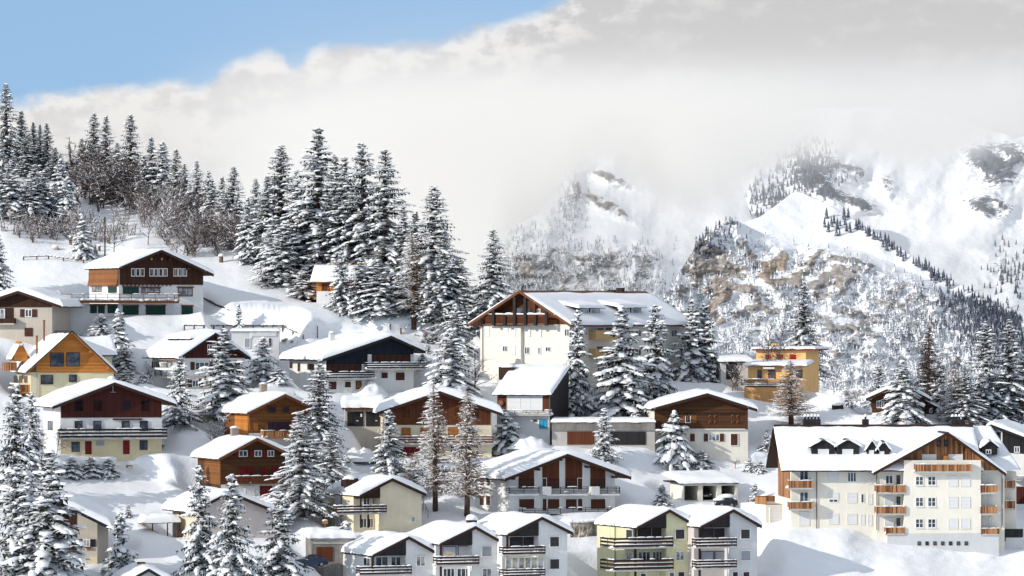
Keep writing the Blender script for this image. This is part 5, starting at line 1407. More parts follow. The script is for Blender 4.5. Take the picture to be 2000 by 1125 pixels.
for x0, x1, y0, y1, n, ks, hp, lab in zones:
    for i in range(n):
        px = x0 + (x1 - x0) * (i + rnd.random()) / n
        py = crestok(px, rnd.uniform(y0, y1) + (px - x0) / (x1 - x0) * 12)
        hh = hp * rnd.uniform(.7, 1.2)
        tree(rnd.choice(ks), px, py, py - hh, hh * rnd.uniform(.30, .48), lab, SHG)
# ================================================================== mountains across the valley
def mtn_mat(name, rock, rock2, thr=(.40, .56), namp=.6):
    m = bpy.data.materials.new(name); t = NT(m)
    out = t.n('ShaderNodeOutputMaterial'); b = t.n('ShaderNodeBsdfPrincipled'); t.l(b.outputs[0], out.inputs[0])
    b.inputs['Roughness'].default_value = .85; b.inputs['Specular IOR Level'].default_value = .1
    tc = t.n('ShaderNodeTexCoord'); ob = tc.outputs['Object']
    at_ = t.n('ShaderNodeAttribute', attribute_name='rock'); wa = t.n('ShaderNodeAttribute', attribute_name='warm')
    n1 = t.noise(ob, .12, 5, .65); n2 = t.noise(ob, .03, 4, .6); n3 = t.noise(ob, .5, 4, .7)
    mp = t.n('ShaderNodeMapping'); t.l(ob, mp.inputs[0]); mp.inputs['Scale'].default_value = (1, 1, .22); n4 = t.noise(mp.outputs[0], .25, 5, .65)
    q = t.math('ADD', at_.outputs['Fac'], t.math('MULTIPLY', t.math('SUBTRACT', n1, .5), namp))
    q = t.math('ADD', q, t.math('MULTIPLY', t.math('SUBTRACT', n3, .5), .45))
    c = t.mix(t.ramp(n4, .3, .7), sub(rock, .6), sub(rock, 1.25))
    c = t.mix(wa.outputs['Fac'], c, t.mix(t.ramp(n4, .3, .7), sub(rock2, .7), sub(rock2, 1.2)))
    c = t.mix(t.ramp(q, *thr), (.88, .885, .895), c)
    bp = t.n('ShaderNodeBump'); bp.inputs['Strength'].default_value = .6; bp.inputs['Distance'].default_value = 2.5
    t.l(t.math('ADD', n1, t.math('MULTIPLY', n3, .4)), bp.inputs['Height']); t.l(bp.outputs[0], b.inputs['Normal'])
    t.l(c, b.inputs['Base Color']); return m
def blob(px, py, cx, cy, rx, ry, rot=0.0):
    dx, dy = px - cx, py - cy; c, s = math.cos(rot), math.sin(rot)
    return np.exp(-(((dx * c + dy * s) / rx) ** 2 + ((-dx * s + dy * c) / ry) ** 2))
def sheet(name, pxs, crest_pts, bottom, Dfun, rockfun, m, label=None, rows=190, back=900):
    cr = np.interp(pxs, [p[0] for p in crest_pts], [p[1] for p in crest_pts]) + 7 * fbm(pxs / 45, pxs * 0 + 3.3, 4, 31) * (1 if name != 'cliff_hill' else .35)
    t = np.linspace(0, 1, rows)
    px = np.repeat(pxs[:, None], rows, 1); py = cr[:, None] + (bottom - cr[:, None]) * t[None]
    D, rock, warm = Dfun(px, py, t[None] * np.ones_like(px))
    P = np.stack([(px - CX) * D / FPX, D, -(py - HY) * D / FPX], -1)
    bk = []
    for k in range(6):
        run = back * ((6 - k) / 6) ** 1.3; q = P[:, 0].copy(); q[:, 1] += run; q[:, 0] *= 1 + run / 6000; q[:, 2] -= run * .55; bk.append(q)
    V = np.concatenate([np.stack(bk, 1), P], 1)
    rk = np.concatenate([np.zeros((len(pxs), 6)), rock], 1); wm = np.concatenate([np.zeros((len(pxs), 6)), warm], 1)
    f = gridfaces(len(pxs), rows + 6)[:, ::-1]
    me = npmesh(name, V.reshape(-1, 3), f, m)
    for nm, arr in (('rock', rk), ('warm', wm)):
        a = me.attributes.new(nm, 'FLOAT', 'POINT'); a.data.foreach_set('value', arr.ravel().astype(np.float32))
    o = tag(link(name, me), kind='structure')
    return px, py, P, rock, cr
MK = mtn_mat('cliff_rock_and_snow', (.33, .31, .30), (.41, .325, .25))
MR = mtn_mat('high_rock_and_snow', (.085, .098, .135), (.20, .18, .17), (.42, .58), 1.25)
capx = [1100, 1440, 1470, 1520, 1600, 1680, 1750, 1800, 1850, 1900, 2300]
capy = [440, 436, 452, 470, 474, 492, 522, 545, 566, 600, 780]
KCR = [(1120, 690), (1200, 662), (1260, 630), (1295, 585), (1335, 520), (1365, 470), (1400, 440), (1430, 432), (1455, 434), (1490, 420), (1520, 398), (1545, 378), (1556, 373), (1570, 378), (1610, 396), (1660, 424), (1720, 460), (1790, 506), (1860, 548), (1930, 585), (2000, 625), (2100, 670), (2300, 740), (2700, 800)]
def KD(px, py, t):
    base = 5000 - .82 * (py - 375)
    cl = sstep(-6, 26, py - np.interp(px, capx, capy))
    cl = np.where(px < 1440, 1, cl)
    big = ridged(px / 230, py / 210, 3, 41) * 26
    med = ridged(px / 62, py / 44, 4, 47) * 12
    st = np.sin((py + 18 * fbm(px / 120, py / 90, 3, 61)) / 7.2) * 3.2 + np.sin((py + 26 * fbm(px / 150, py / 100, 3, 66)) / 17) * 7
    fine = fbm(px / 14, py / 11, 3, 53) * 4
    D = base - cl * (med + st + fine) - big * (.35 + .65 * cl) - 2.0 * fbm(px / 70, py / 40, 3, 71)
    v = ridged(px / 62, py / 44, 4, 47) * .5 + .55 * fbm(px / 46, py / 20, 4, 83) - .012 * 0
    led = fbm(px / 95 + py / 300, py / 13 + 2.2 * fbm(px / 110, py / 110, 2, 63), 3, 87)
    rock = cl * (sstep(.0, .95, v) * .56 + .38 * sstep(.05, .40, led) * sstep(-.25, .25, fbm(px / 120, py / 70, 2, 64)))
    D = D - cl * 7 * sstep(-.2, .5, led)
    ov = blob(px, py, 1515, 522, 52, 30) + blob(px, py, 1395, 570, 34, 60) * .6 + blob(px, py, 1600, 545, 60, 20) * .5 + blob(px, py, 1700, 520, 40, 26, .5) * .35 + blob(px, py, 1365, 520, 25, 50) * .3
    rock = rock + cl * .36 * np.clip(ov, 0, 1) - cl * .10 * sstep(600, 720, py)
    warm = np.clip(blob(px, py, 1515, 522, 60, 40) * 1.0 + blob(px, py, 1395, 575, 60, 70) * .45 + .28 * sstep(.0, .5, fbm(px / 70, py / 60, 3, 91)) * (1 - sstep(1700, 1800, px)), 0, 1)
    return D, rock, warm
KP = sheet('cliff_hill', np.arange(1120, 2700, 2.6), KCR, 880, KD, None, MK, rows=210)
LCR = [(-2200, 330), (-1200, 300), (-400, 350), (100, 410), (300, 470), (500, 545), (700, 585), (780, 560), (900, 470), (960, 448), (1010, 436), (1050, 420), (1075, 380), (1095, 320), (1120, 275), (1170, 255), (1230, 245), (1290, 250), (1350, 258), (1400, 280), (1440, 340), (1480, 460)]
def LD(px, py, t):
    base = 6900 - 1.7 * (py - 300) 
    z = blob(px, py, 1185, 400, 66, 15, .5) + blob(px, py, 1190, 345, 58, 12, .35) + .7 * blob(px, py, 1120, 370, 18, 60) + 1.0 * sstep(462, 500, py - 18 * fbm(px / 60, px * 0, 2, 5)) * (1 - sstep(1270, 1330, px)) + .7 * blob(px, py, 1020, 460, 50, 16)
    z = np.clip(z, 0, 1)
    med = ridged(px / 58, py / 34, 4, 147)
    D = base - (25 * med + 8 * fbm(px / 14, py / 12, 3, 7)) * (.12 + .88 * z) - 60 * fbm(px / 190, py / 150, 3, 141)
    rock = z * (.16 + .42 * sstep(.0, 1.0, med * .6 + .6 * fbm(px / 40, py / 16, 4, 183)))
    up = 1 - sstep(430, 470, py)
    rock = rock * (1 + .35 * up)
    warm = (1 - up) * .65 * sstep(-.2, .4, fbm(px / 60, py / 50, 3, 99)) + up * .3
    return D, rock, warm
ML = mtn_mat('left_rock_and_snow', (.19, .185, .19), (.44, .36, .28), (.42, .58))
LP = sheet('left_mountain', np.concatenate([np.arange(-2200, 780, 12), np.arange(780, 1482, 2.6)]), LCR, 800, LD, None, ML)
RCR = [(1330, 300), (1420, 250), (1500, 228), (1600, 214), (1700, 208), (1800, 214), (1880, 236), (1930, 254), (1960, 260), (1985, 268), (2020, 262), (2120, 240), (2350, 200), (2800, 170), (3400, 260), (3900, 240)]
def RD(px, py, t):
    base = 7600 - 2.3 * (py - 230)
    z = blob(px, py, 1580, 330, 44, 34, .5) + blob(px, py, 1612, 372, 38, 16, .5) + blob(px, py, 1682, 398, 36, 14, .35) + .6 * blob(px, py, 1735, 360, 20, 30) + .75 * blob(px, py, 1660, 330, 60, 24, .5) + 1.15 * blob(px, py, 1958, 320, 60, 46, -.6) + .9 * blob(px, py, 1935, 405, 60, 22, .2) + .6 * blob(px, py, 1900, 300, 36, 26) + .75 * blob(px, py, 1450, 305, 34, 22) + .5 * blob(px, py, 1960, 520, 40, 60) + .35 * blob(px, py, 1505, 370, 30, 50)
    z = np.clip(z, 0, 1)
    med = ridged(px / 50, py / 30, 4, 247)
    D = base - (30 * med + 8 * fbm(px / 13, py / 12, 3, 207)) * (.05 + .95 * z) - 60 * fbm((px + py * .7) / 210, (py - px * .5) / 260, 3, 241) - 10 * fbm((px + py) / 70, (py - px * .6) / 60, 3, 251)
    rock = z * (.34 + .5 * sstep(.0, 1.0, med * .6 + .6 * fbm(px / 36, py / 16, 4, 283)))
    warm = .25 * sstep(0, .5, fbm(px / 60, py / 50, 3, 299))
    return D, rock, warm
RP = sheet('right_mountain', np.concatenate([np.arange(1330, 2350, 2.8), np.arange(2350, 3900, 12)]), RCR, 800, RD, None, MR)
b = MB(); b.grid([[(x, y, -210) for y in np.linspace(-3000, 16000, 12)] for x in np.linspace(-9000, 9000, 12)])
o = b.build('valley_floor', SNOWG); tag(o, kind='structure')

# frosted forest on the cliffs: masses of small conifers
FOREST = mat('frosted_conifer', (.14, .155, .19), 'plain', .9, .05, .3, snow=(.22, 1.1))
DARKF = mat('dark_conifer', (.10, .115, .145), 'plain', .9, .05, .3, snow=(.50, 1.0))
def forest(name, data, n, dens, hm, seed, m, kindname):
    px, py, P, rock, cr = data
    R = np.random.RandomState(seed)
    w = dens(px, py, rock); w = np.clip(w, 0, None).ravel(); w = w / w.sum()
    idx = R.choice(len(w), n, p=w)
    base = P.reshape(-1, 3)[idx] + R.uniform(-1.2, 1.2, (n, 3)) * [1.5, 0, .8]
    h = hm * R.uniform(.55, 1.25, n); r = h * R.uniform(.15, .24, n)
    k = 6; ang = np.arange(k) * 2 * np.pi / k
    V = []; F = []
    tiers = [(0.02, 1.0, .50), (.30, .72, .78), (.58, .45, 1.0)]
    for (zb, rr, zt) in tiers:
        a = ang[None] + R.uniform(0, 6.28, (n, 1)); j = R.uniform(.6, 1.3, (n, k))
        ring = np.stack([base[:, None, 0] + np.cos(a) * r[:, None] * rr * j, base[:, None, 1] + np.sin(a) * r[:, None] * rr * j, base[:, None, 2] + h[:, None] * (zb + R.uniform(-.05, .05, (n, k)))], -1)
        apex = np.stack([base[:, 0], base[:, 1], base[:, 2] + h * zt], -1)[:, None]
        blk = np.concatenate([ring, apex], 1); o0 = sum(len(v) for v in V)
        V.append(blk.reshape(-1, 3)); i0 = (np.arange(n) * (k + 1))[:, None] + o0
        F.append(np.stack([i0 + np.arange(k), i0 + (np.arange(k) + 1) % k, np.repeat(i0 + k, k, 1)], -1).reshape(-1, 3))
    me = npmesh(name, np.concatenate(V), np.concatenate(F), m, False)
    return tag(link(name, me), kind='stuff')
def kd(px, py, rock):
    cl = np.where(px < 1440, 1.0, sstep(0, 22, py - np.interp(px, capx, capy)))
    return cl * (sstep(.75, .25, rock) if False else np.clip(1.1 - rock * 1.6, .04, 1)) * (.25 + sstep(-.35, .45, fbm(px / 80, py / 50, 3, 401))) * (1 + .8 * sstep(560, 700, py)) * sstep(2100, 1980, px)
def s2(a, b, x): return 1 - sstep(b, a, x)
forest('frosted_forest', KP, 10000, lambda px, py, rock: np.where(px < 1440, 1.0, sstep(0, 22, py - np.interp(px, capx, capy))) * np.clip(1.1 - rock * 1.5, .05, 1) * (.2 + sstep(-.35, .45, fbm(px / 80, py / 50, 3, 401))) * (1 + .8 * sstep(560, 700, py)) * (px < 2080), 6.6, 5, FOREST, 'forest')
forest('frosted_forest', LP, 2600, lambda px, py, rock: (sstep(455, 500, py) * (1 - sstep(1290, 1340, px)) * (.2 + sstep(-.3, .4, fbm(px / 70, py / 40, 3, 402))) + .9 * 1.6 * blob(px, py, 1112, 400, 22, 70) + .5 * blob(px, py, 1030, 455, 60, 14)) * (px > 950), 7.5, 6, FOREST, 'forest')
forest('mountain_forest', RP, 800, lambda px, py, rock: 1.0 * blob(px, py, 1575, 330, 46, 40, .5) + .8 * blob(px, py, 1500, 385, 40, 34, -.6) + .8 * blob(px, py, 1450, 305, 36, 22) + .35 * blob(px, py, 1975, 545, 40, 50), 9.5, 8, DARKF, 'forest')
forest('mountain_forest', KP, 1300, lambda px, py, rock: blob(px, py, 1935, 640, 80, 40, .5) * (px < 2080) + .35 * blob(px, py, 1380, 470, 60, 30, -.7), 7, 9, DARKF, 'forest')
# single firs on the snowy shoulder
b = MB()
for q, (zb, rr, zt) in enumerate(((.05, 1, .5), (.3, .75, .75), (.55, .48, 1.0))):
    n = 7; vs = [(rr * math.cos(6.283 * k / n + q) * U(.8, 1.2), rr * math.sin(6.283 * k / n + q) * U(.8, 1.2), zb + U(-.03, .03)) for k in range(n)] + [(0, 0, zt)]
    b.add(vs, [(k, (k + 1) % n, n) for k in range(n)] + [tuple(range(n))[::-1]])
firm = b.mesh('small_fir', DARKF)
def kpoint(px, py):
    D, _, _ = KD(np.array([[float(px)]]), np.array([[float(py)]]), None); return at(px, py, float(D[0, 0]))
firs = []
for i in range(17): firs.append((1609 + 3.3 * i + U(-3, 3), U(424, 462), 'dark fir in the loose group on the snowy shoulder'))
for i in range(22):
    x = 1672 + 4.6 * i + U(-2, 2); firs.append((x, np.interp(x, [p[0] for p in KCR], [p[1] for p in KCR]) + U(8, 22), 'dark fir in the upper row along the falling snowy ridge'))
for i in range(18):
    x = 1786 + 3.9 * i + U(-2, 2); firs.append((x, np.interp(x, [p[0] for p in KCR], [p[1] for p in KCR]) + U(6, 20), 'dark fir in the lower row along the falling snowy ridge'))
for x, y, lab in firs:
    p = kpoint(x, y); o = link('distant_fir', firm); o.location = p; s = U(7, 12.5); o.scale = (s * .2, s * .2, s); o.rotation_euler = (0, 0, U(0, 6))
    tag(o, lab, 'fir', 'dark firs in ' + ('a loose group' if 'loose' in lab else 'the upper row' if 'upper' in lab else 'the lower row') + ' on the snowy shoulder')

# low cloud lying against the far mountains
FD0, FD1 = 5080, 6900
b = MB(); b.box(-420, 860, FD0, FD1, 5, 330); fo = b.build('low_cloud', None); tag(fo, kind='stuff')
m = bpy.data.materials.new('low_cloud'); t = NT(m); out = t.n('ShaderNodeOutputMaterial')
vol = t.n('ShaderNodeVolumePrincipled'); t.l(vol.outputs[0], out.inputs['Volume']); vol.inputs['Color'].default_value = (.93, .90, .855, 1); vol.inputs['Anisotropy'].default_value = .0
tc = t.n('ShaderNodeTexCoord'); ob = tc.outputs['Object']; sp = t.n('ShaderNodeSeparateXYZ'); t.l(ob, sp.inputs[0])
fc = t.n('ShaderNodeFloatCurve'); cv = fc.mapping.curves[0]
FY = 6000.0
base = [(900, 640), (975, 560), (995, 440), (1050, 425), (1085, 400), (1112, 350), (1150, 326), (1215, 318), (1250, 345), (1280, 378), (1310, 402), (1340, 408), (1370, 402), (1410, 394), (1450, 384), (1490, 345), (1540, 308), (1600, 292), (1700, 298), (1800, 312), (1870, 330), (1915, 296), (1955, 268), (2020, 258), (2200, 250)]
cu = lambda px: (px - 800) / 1500; cvv = lambda py: (720 - py) / 520
cv.points[0].location = (0, cvv(660)); cv.points[1].location = (1, cvv(245))
for a, q in base: cv.points.new(cu(a), cvv(q))
for p in cv.points: p.handle_type = 'AUTO'
fc.mapping.update()
ux = t.math('DIVIDE', t.math('ADD', t.math('MULTIPLY', sp.outputs[0], FPX / FY), 200.0), 1500.0)
n1 = t.noise(ob, .010, 5, .6); n2 = t.noise(ob, .004, 2, .5)
t.l(t.math('ADD', ux, t.math('MULTIPLY', t.math('SUBTRACT', n2, .5), .11)), fc.inputs['Value'])
zb = t.math('MULTIPLY', t.math('SUBTRACT', t.math('MULTIPLY', fc.outputs[0], 520.0), 100.0), FY / FPX)
hh = t.math('ADD', t.math('SUBTRACT', sp.outputs[2], zb), t.math('MULTIPLY', t.math('SUBTRACT', n1, .5), 105.0))
d = t.math('MULTIPLY', t.ramp(hh, -14, 62), t.ramp(sp.outputs[2], 290, 205))
d = t.math('MULTIPLY', d, t.math('ADD', .5, n1))
d = t.math('ADD', d, t.math('MULTIPLY', t.ramp(sp.outputs[2], 8, 110), .04))
d = t.math('MULTIPLY', d, t.ramp(sp.outputs[0], -405, -40))
t.l(t.math('MULTIPLY', d, .0034), vol.inputs['Density'])
fo.data.materials.clear(); fo.data.materials.append(m)
# ================================================================== small things around the houses
WOODG = mat('grey_weathered_wood', (.16, .10, .07), 'plain', .85, 4, .3)
STONE = mat('rough_stone', (.24, .20, .16), 'plain', .95, 1.6, .6, col2=(.36, .32, .27), snow=(.75, .5))
RUBBER = mat('tyre_rubber', (.015, .015, .016), 'plain', .8, 5)
def snowcap(parent, c, rx, ry, h): b = MB(); b.lump(c, rx, ry, h, 0, 9, 4); return b.build('snow_cover', SNOW, parent, True)
def fence(name, label, cat, pts, hp, nrail=1, dz=0.0, postw=.09, m=WOODG, snow=True, rail=.12):
    P = [hit(a, b) for a, b in pts]; o = P[0]
    e = empty(name, o, 0, label, cat)
    rb = MB(); sn = MB()
    for i, p in enumerate(P):
        q = p - o; b = MB(); b.box(q.x - postw, q.x + postw, q.y - postw, q.y + postw, q.z - .8, q.z + hp); b.build('post', m, e)
        if snow: sn.lump((q.x, q.y, q.z + hp), postw * 2, postw * 2, .16, 0, 8, 3)
    for i in range(len(P) - 1):
        a, c = P[i] - o, P[i + 1] - o
        for k in range(nrail):
            z = hp * (1 - .42 * k) - .10
            rb.tube([a + Vector((0, -.08, z)), c + Vector((0, -.08, z))], rail * .6, 5)
        if snow:
            for k in range(4):
                q = a.lerp(c, (k + .5) / 4)
                if U(0, 1) < .7: sn.lump((q.x, q.y - .08, q.z + hp - .06), (c - a).length / 8, .1, U(.06, .14), math.atan2(c.y - a.y, c.x - a.x), 8, 3)
    rb.build('rail', m, e)
    if sn.v: sn.build('snow_cover', SNOW, e, True)
    return e
fence('rail_fence', 'short sagging wooden rail fence in the snowfield left of the highest chalet', 'fence', [(46, 508), (72, 507), (95, 506), (124, 510), (163, 514)], .55)
fence('rail_fence', 'long brown roadside rail fence with snow on it above the pale concrete building', 'fence', [(360 + 19.2 * k, 645) for k in range(11)], .75, 1, rail=.16)
fence('rail_fence', 'low wooden rail running down to the road from the roadside fence', 'fence', [(552, 642), (572, 652), (592, 660)], .5)
def ostk(name, label, cat, px, base, top, wpx, m, cap=True, cone=.0):
    p = hit(px, base); s = FPX / p.y; h = (base - top) / s; r = wpx / s / 2
    e = empty(name, p, 0, label, cat); b = MB(); b.tube([(0, 0, -.6), (0, 0, h * .5), (0, 0, h)], [r * 1.1, r, r * (1 - cone)], 8); b.build('shaft', m, e)
    if cap: snowcap(e, (0, 0, h), r * 1.5, r * 1.5, r * 1.3)
    return e
ostk('tree_stump', 'brown snow-capped stump left of the small lone spruce, upper left', 'stump', 138, 474, 463, 5, WOODG)
ostk('tree_stump', 'brown snow-capped stump just above the highest chalet roof', 'stump', 194, 490, 481, 5, WOODG)
ostk('tree_stump', 'thick broken stump right above the highest chalet roof', 'stump', 432, 512, 500, 8, WOODG)
ostk('utility_pole', 'tall dark wooden pole behind the highest chalet roof', 'pole', 205, 500, 424, 2.6, mat('dark_pole_wood', (.05, .032, .026), 'plain', .85, 4), False)
ostk('lamp_pole', 'thin pale pole in front of the ochre house terrace', 'pole', 1525, 768, 712, 1.3, W['metal'], False)
ostk('wooden_post', 'lighter wooden post on the bank right of the black-gabled chalet ridge', 'post', 783, 652, 640, 3.2, WOODG)
ostk('wooden_post', 'short wooden post on the bank above the black-gabled chalet ridge', 'post', 762, 640, 632, 3, WOODG)
ostk('chimney_pipe', 'dark thin post sticking up on the left behind the black-gabled chalet roof', 'post', 620, 660, 637, 2.2, WOODG, True)
b = MB()
for px, base, top, c, lab in ((1436, 915, 906, 'red', 'red snow pole below the pointed dark bush'), (1461, 996, 976, 'red', 'tall red snow pole left of the annex garage'), (1481, 1010, 993, 'red', 'red and yellow snow pole at the annex garage corner'), (1490, 924, 914, 'blue', 'short blue snow pole between dark-footed bushes')):
    p = hit(px, base); s = FPX / p.y; h = (base - top) / s; e = empty('snow_pole', p, 0, lab, 'snow pole', None)
    b = MB(); b.tube([(0, 0, -.5), (0, 0, h * .55)], .05, 8); b.build('lower_shaft', mat('yellow_pole_paint', (.75, .50, .08), 'plain', .5, 4) if '993' in str(top) else mat(c + '_pole_paint', (.55, .05, .03) if c == 'red' else (.04, .2, .5), 'plain', .5, 4), e)
    b = MB(); b.tube([(0, 0, h * .55), (0, 0, h)], .052, 8); b.build('upper_shaft', mat(c + '_pole_paint', (.55, .05, .03) if c == 'red' else (.04, .2, .5), 'plain', .5, 4), e)
# round road sign
p = hit(831, 668); s = FPX / p.y; e = empty('road_sign', p, 0, 'round red-rimmed road sign on a thin pole beside two tiny spruces', 'road sign')
b = MB(); b.tube([(0, 0, -.5), (0, 0, 23 / s)], .035, 8); b.build('pole', W['metal'], e)
b = MB(); b.tube([(0, -.05, 14 / s), (0, -.08, 14 / s)], .31, 18); b.build('sign_face', mat('sign_red', (.42, .03, .05), 'plain', .5, 4), e); b = MB(); b.tube([(0, -.082, 14 / s), (0, -.09, 14 / s)], .22, 18); o = b.build('sign_centre', mat('sign_blue', (.05, .06, .25), 'plain', .5, 4), e)
# firewood
h = houseE = None
p = hit(790, 752)
e = empty('woodpile', p, rad(22), 'long stack of split firewood under snow below the black-gabled chalet', 'woodpile')
b = MB()
for k in range(150):
    x, z = U(-1.9, 1.9), U(0, .75) * 1.0; q = U(.06, .1); b.tube([(x, -.45, z), (x, .1, z + .02)], q, 6)
b.build('logs', mat('split_logs', (.26, .15, .08), 'plain', .9, 5, .4), e); b = MB(); b.lump((0, -.1, .8), 2.1, .6, .35, 0, 14, 4); b.build('snow_cover', SNOW, e, True)
# fallen branch on the ski slope, box, boulders
P = [hit(a, c) for a, c in ((398, 584), (410, 590), (422, 597), (434, 601), (447, 607))]
e = empty('fallen_log', P[0], 0, 'dark crooked log lying in the snow right of the highest chalet', 'log'); b = MB(); b.tube([q - P[0] + Vector((0, -.1, .12)) for q in P], [.10, .16, .12, .13, .05], 6); b.build('log', W['trim'], e)
p = hit(1636, 797); e = empty('storage_box', p, 0, 'dark wooden box with snow lid on the slope right of the ochre house', 'box'); b = MB(); b.box(-.75, .75, -.4, .4, -.4, .4); b.build('box_body', W['brown'], e); snowcap(e, (0, 0, .4), .85, .5, .35)
for px, py, r, lab in ((107, 486, .55, 'dark snow-capped boulder in the open snowfield, upper left'), (556, 664, .4, 'dark rock by the roadside fence end'), (571, 667, .3, 'small dark rock right of another by the roadside'), (1308, 928, .14, 'tiny dark stone on the bare slope left of the open bays'), (252, 911, .5, 'dark flat rock under snow right of the snowed hedge'), (1500, 842, .3, 'dark stone near the left gable of the long block')):
    p = hit(px, py); e = empty('boulder', p, U(0, 6), lab, 'rock'); b = MB(); b.lump((0, 0, -.05), r * 1.2, r, r * .7, 0, 8, 3, .3, .25); b.build('rock_body', STONE, e); snowcap(e, (0, .06, r * .5), r * 1.05, r * .95, r * .5)
# stone walls
def stonewall(label, pts, hpx, th=.5, m=STONE):
    P = [hit(a, c) for a, c in pts]; o = P[0]; s = FPX / o.y; e = empty('stone_wall', o, 0, label, 'wall'); h = hpx / s
    b = MB(); n = 26; G_ = []
    for side in (0, 1):
        for i in range(n + 1):
            q = i / n * (len(P) - 1); k = min(int(q), len(P) - 2); p = P[k].lerp(P[k + 1], q - k) - o
            G_.append([(p.x, p.y + side * th + (U(-.09, .09) if not side else 0), p.z - .6 + (h + .6) * j / 7 + U(-.05, .05)) for j in range(8)])
    b.grid(G_[:n + 1]); b.grid(G_[n + 1:]); b.grid([[G_[i][-1], G_[n + 1 + i][-1]] for i in range(n + 1)]); b.build('stonework', m, e)
    sn = MB()
    for i in range(n): q = G_[i][-1]; sn.lump((q[0], q[1] + th * .5, q[2] - .02), .6, th * .8, U(.2, .35), 0, 8, 3)
    sn.build('snow_cover', SNOW, e, True)
stonewall('broken grey stone wall with snow on top between white townhouses and lime townhouse', [(1114, 1050), (1142, 1049), (1166, 1047)], 30)
stonewall('dark garden stone wall below the honey log chalet', [(375, 822), (410, 822), (452, 820)], 13)
# cars
def car(label, loc, rz, paint, L=4.2, Wd=1.75, snow=.0):
    e = empty('parked_car', loc, rz, label, 'car'); hl = L / 2; hw = Wd / 2
    b = MB()
    secs = [(-hl, .35, .62, .80), (-hl + .12, .25, .82, .93), (-hl + 1.0, .22, .92, 1.0), (0, .22, .95, 1.0), (hl - .7, .22, .95, 1.0), (hl - .1, .25, .90, .95), (hl, .36, .75, .84)]
    G_ = []
    for x, z0, z1, k in secs: w = hw * k; G_.append([(x, -w, z0), (x, -w * 1.02, (z0 + z1) / 2), (x, -w * .95, z1), (x, 0, z1 + .03), (x, w * .95, z1), (x, w * 1.02, (z0 + z1) / 2), (x, w, z0), (x, 0, z0 - .02), (x, -w, z0)])
    b.grid(G_); b.add(G_[0][:-1], [tuple(range(8))]); b.add(G_[-1][:-1], [tuple(range(8))[::-1]]); b.build('body', paint, e, True)
    c = [(-hl + .95, .93, .86), (-hl + 1.75, 1.42, .72), (hl - 1.0, 1.44, .72), (hl - .25, .97, .84)]
    b = MB(); G_ = [[(x, -hw * k, z), (x, -hw * k * .96, z), (x, hw * k * .96, z), (x, hw * k, z)] for x, z, k in c]
    lo = [(-hl + .95, -hw * .9, .9), (hl - .25, -hw * .9, .92)]
    b.add([(-hl + .95, -hw * .9, .90), (-hl + 1.75, -hw * .74, 1.40), (hl - 1.0, -hw * .74, 1.42), (hl - .25, -hw * .9, .92), (-hl + .95, hw * .9, .90), (-hl + 1.75, hw * .74, 1.40), (hl - 1.0, hw * .74, 1.42), (hl - .25, hw * .9, .92)], [(0, 1, 2, 3), (7, 6, 5, 4), (0, 4, 5, 1), (2, 6, 7, 3), (1, 5, 6, 2)])
    b.build('windows', W['glass'], e)
    b = MB(); b.box(-hl + 1.7, hl - .95, -hw * .75, hw * .75, 1.40, 1.45); b.build('roof', paint, e)
    for x in (-hl + .8, hl - .8):
        for sd in (-1, 1):
            y = sd * (hw - .08); b = MB(); b.tube([(x, y - .1, .31), (x, y + .1, .31)], .31, 16); w_ = b.build('wheel', RUBBER, e)
            b = MB(); b.tube([(x, y + sd * .1, .31), (x, y + sd * .115, .31)], .19, 12); b.build('rim', W['metal'], w_)
    for sd in (-1, 1): b = MB(); b.box(-hl - .02, -hl + .1, sd * hw * .72 - .17, sd * hw * .72 + .17, .58, .72); b.build('headlight', W['fr'], e)
    b = MB(); b.box(-hl - .03, -hl, -.26, .26, .42, .53); b.build('number_plate', W['fr'], e)
    if snow:
        b = MB(); b.lump((.2, 0, 1.3), hl * .8, hw * 1.0, snow, 0, 14, 5); b.lump((-hl + .7, 0, .92), .85, hw * .9, snow * .8, 0, 12, 4); b.lump((hl - .4, 0, .95), .6, hw * .9, snow * .9, 0, 12, 4); b.build('snow_cover', SNOW, e, True)
    return e
BLUEC = mat('dark_blue_car_paint', (.012, .03, .075), 'plain', .25, 3, .1, spec=.6); BLACKC = mat('black_car_paint', (.015, .016, .02), 'plain', .25, 3, .1, spec=.6)
p = hit(607, 1107); car('dark blue car parked on the snow in front of the grey concrete garage', p + Vector((0, 0, .02)), rad(12), BLUEC, 3.9)
bh = bayHouse; c0 = (bayCut[1][0] + bayCut[1][1]) / 2; q = bh.P + bh.ex * (c0 - .1) + bh.ey * 3.4
car('black car parked nose out inside the middle open bay', q + Vector((0, 0, .0)), rad(14 + 90), BLACKC, 4.0)
p = hit(1417, 987); car('car buried under a thick snow cap before the three open bays', p + Vector((0, 0, -.25)), rad(10), BLACKC, 2.9, 1.5, .42)
# railing by the cream house, bird table, table
P = [hit(823, 985), hit(836, 1012)]; e = empty('handrail', P[0], 0, 'slanting dark handrail beside the cream house with corner balcony', 'handrail'); b = MB(); d = P[1] - P[0]
b.tube([(0, 0, .9), d + Vector((0, 0, .9))], .035, 6); b.build('rail', W['copper'], e)
for k in range(4): q = d * (k / 3); b = MB(); b.tube([q + Vector((0, 0, -.3)), q + Vector((0, 0, .9))], .03, 6); b.build('post', W['copper'], e)
p = hit(635, 1034); e = empty('bird_table', p, 0, 'orange wooden bird table in the snow beside the cream house', 'bird table'); b = MB(); b.tube([(0, 0, -.4), (0, 0, .7)], .05, 6); b.build('post', W['orangetrim'], e); b = MB(); b.prism([(-.3, .7), (.3, .7), (.36, .95), (0, 1.15), (-.36, .95)], -.25, .25); b.build('feeder_house', W['orangetrim'], e); snowcap(e, (0, 0, 1.05), .36, .3, .2)
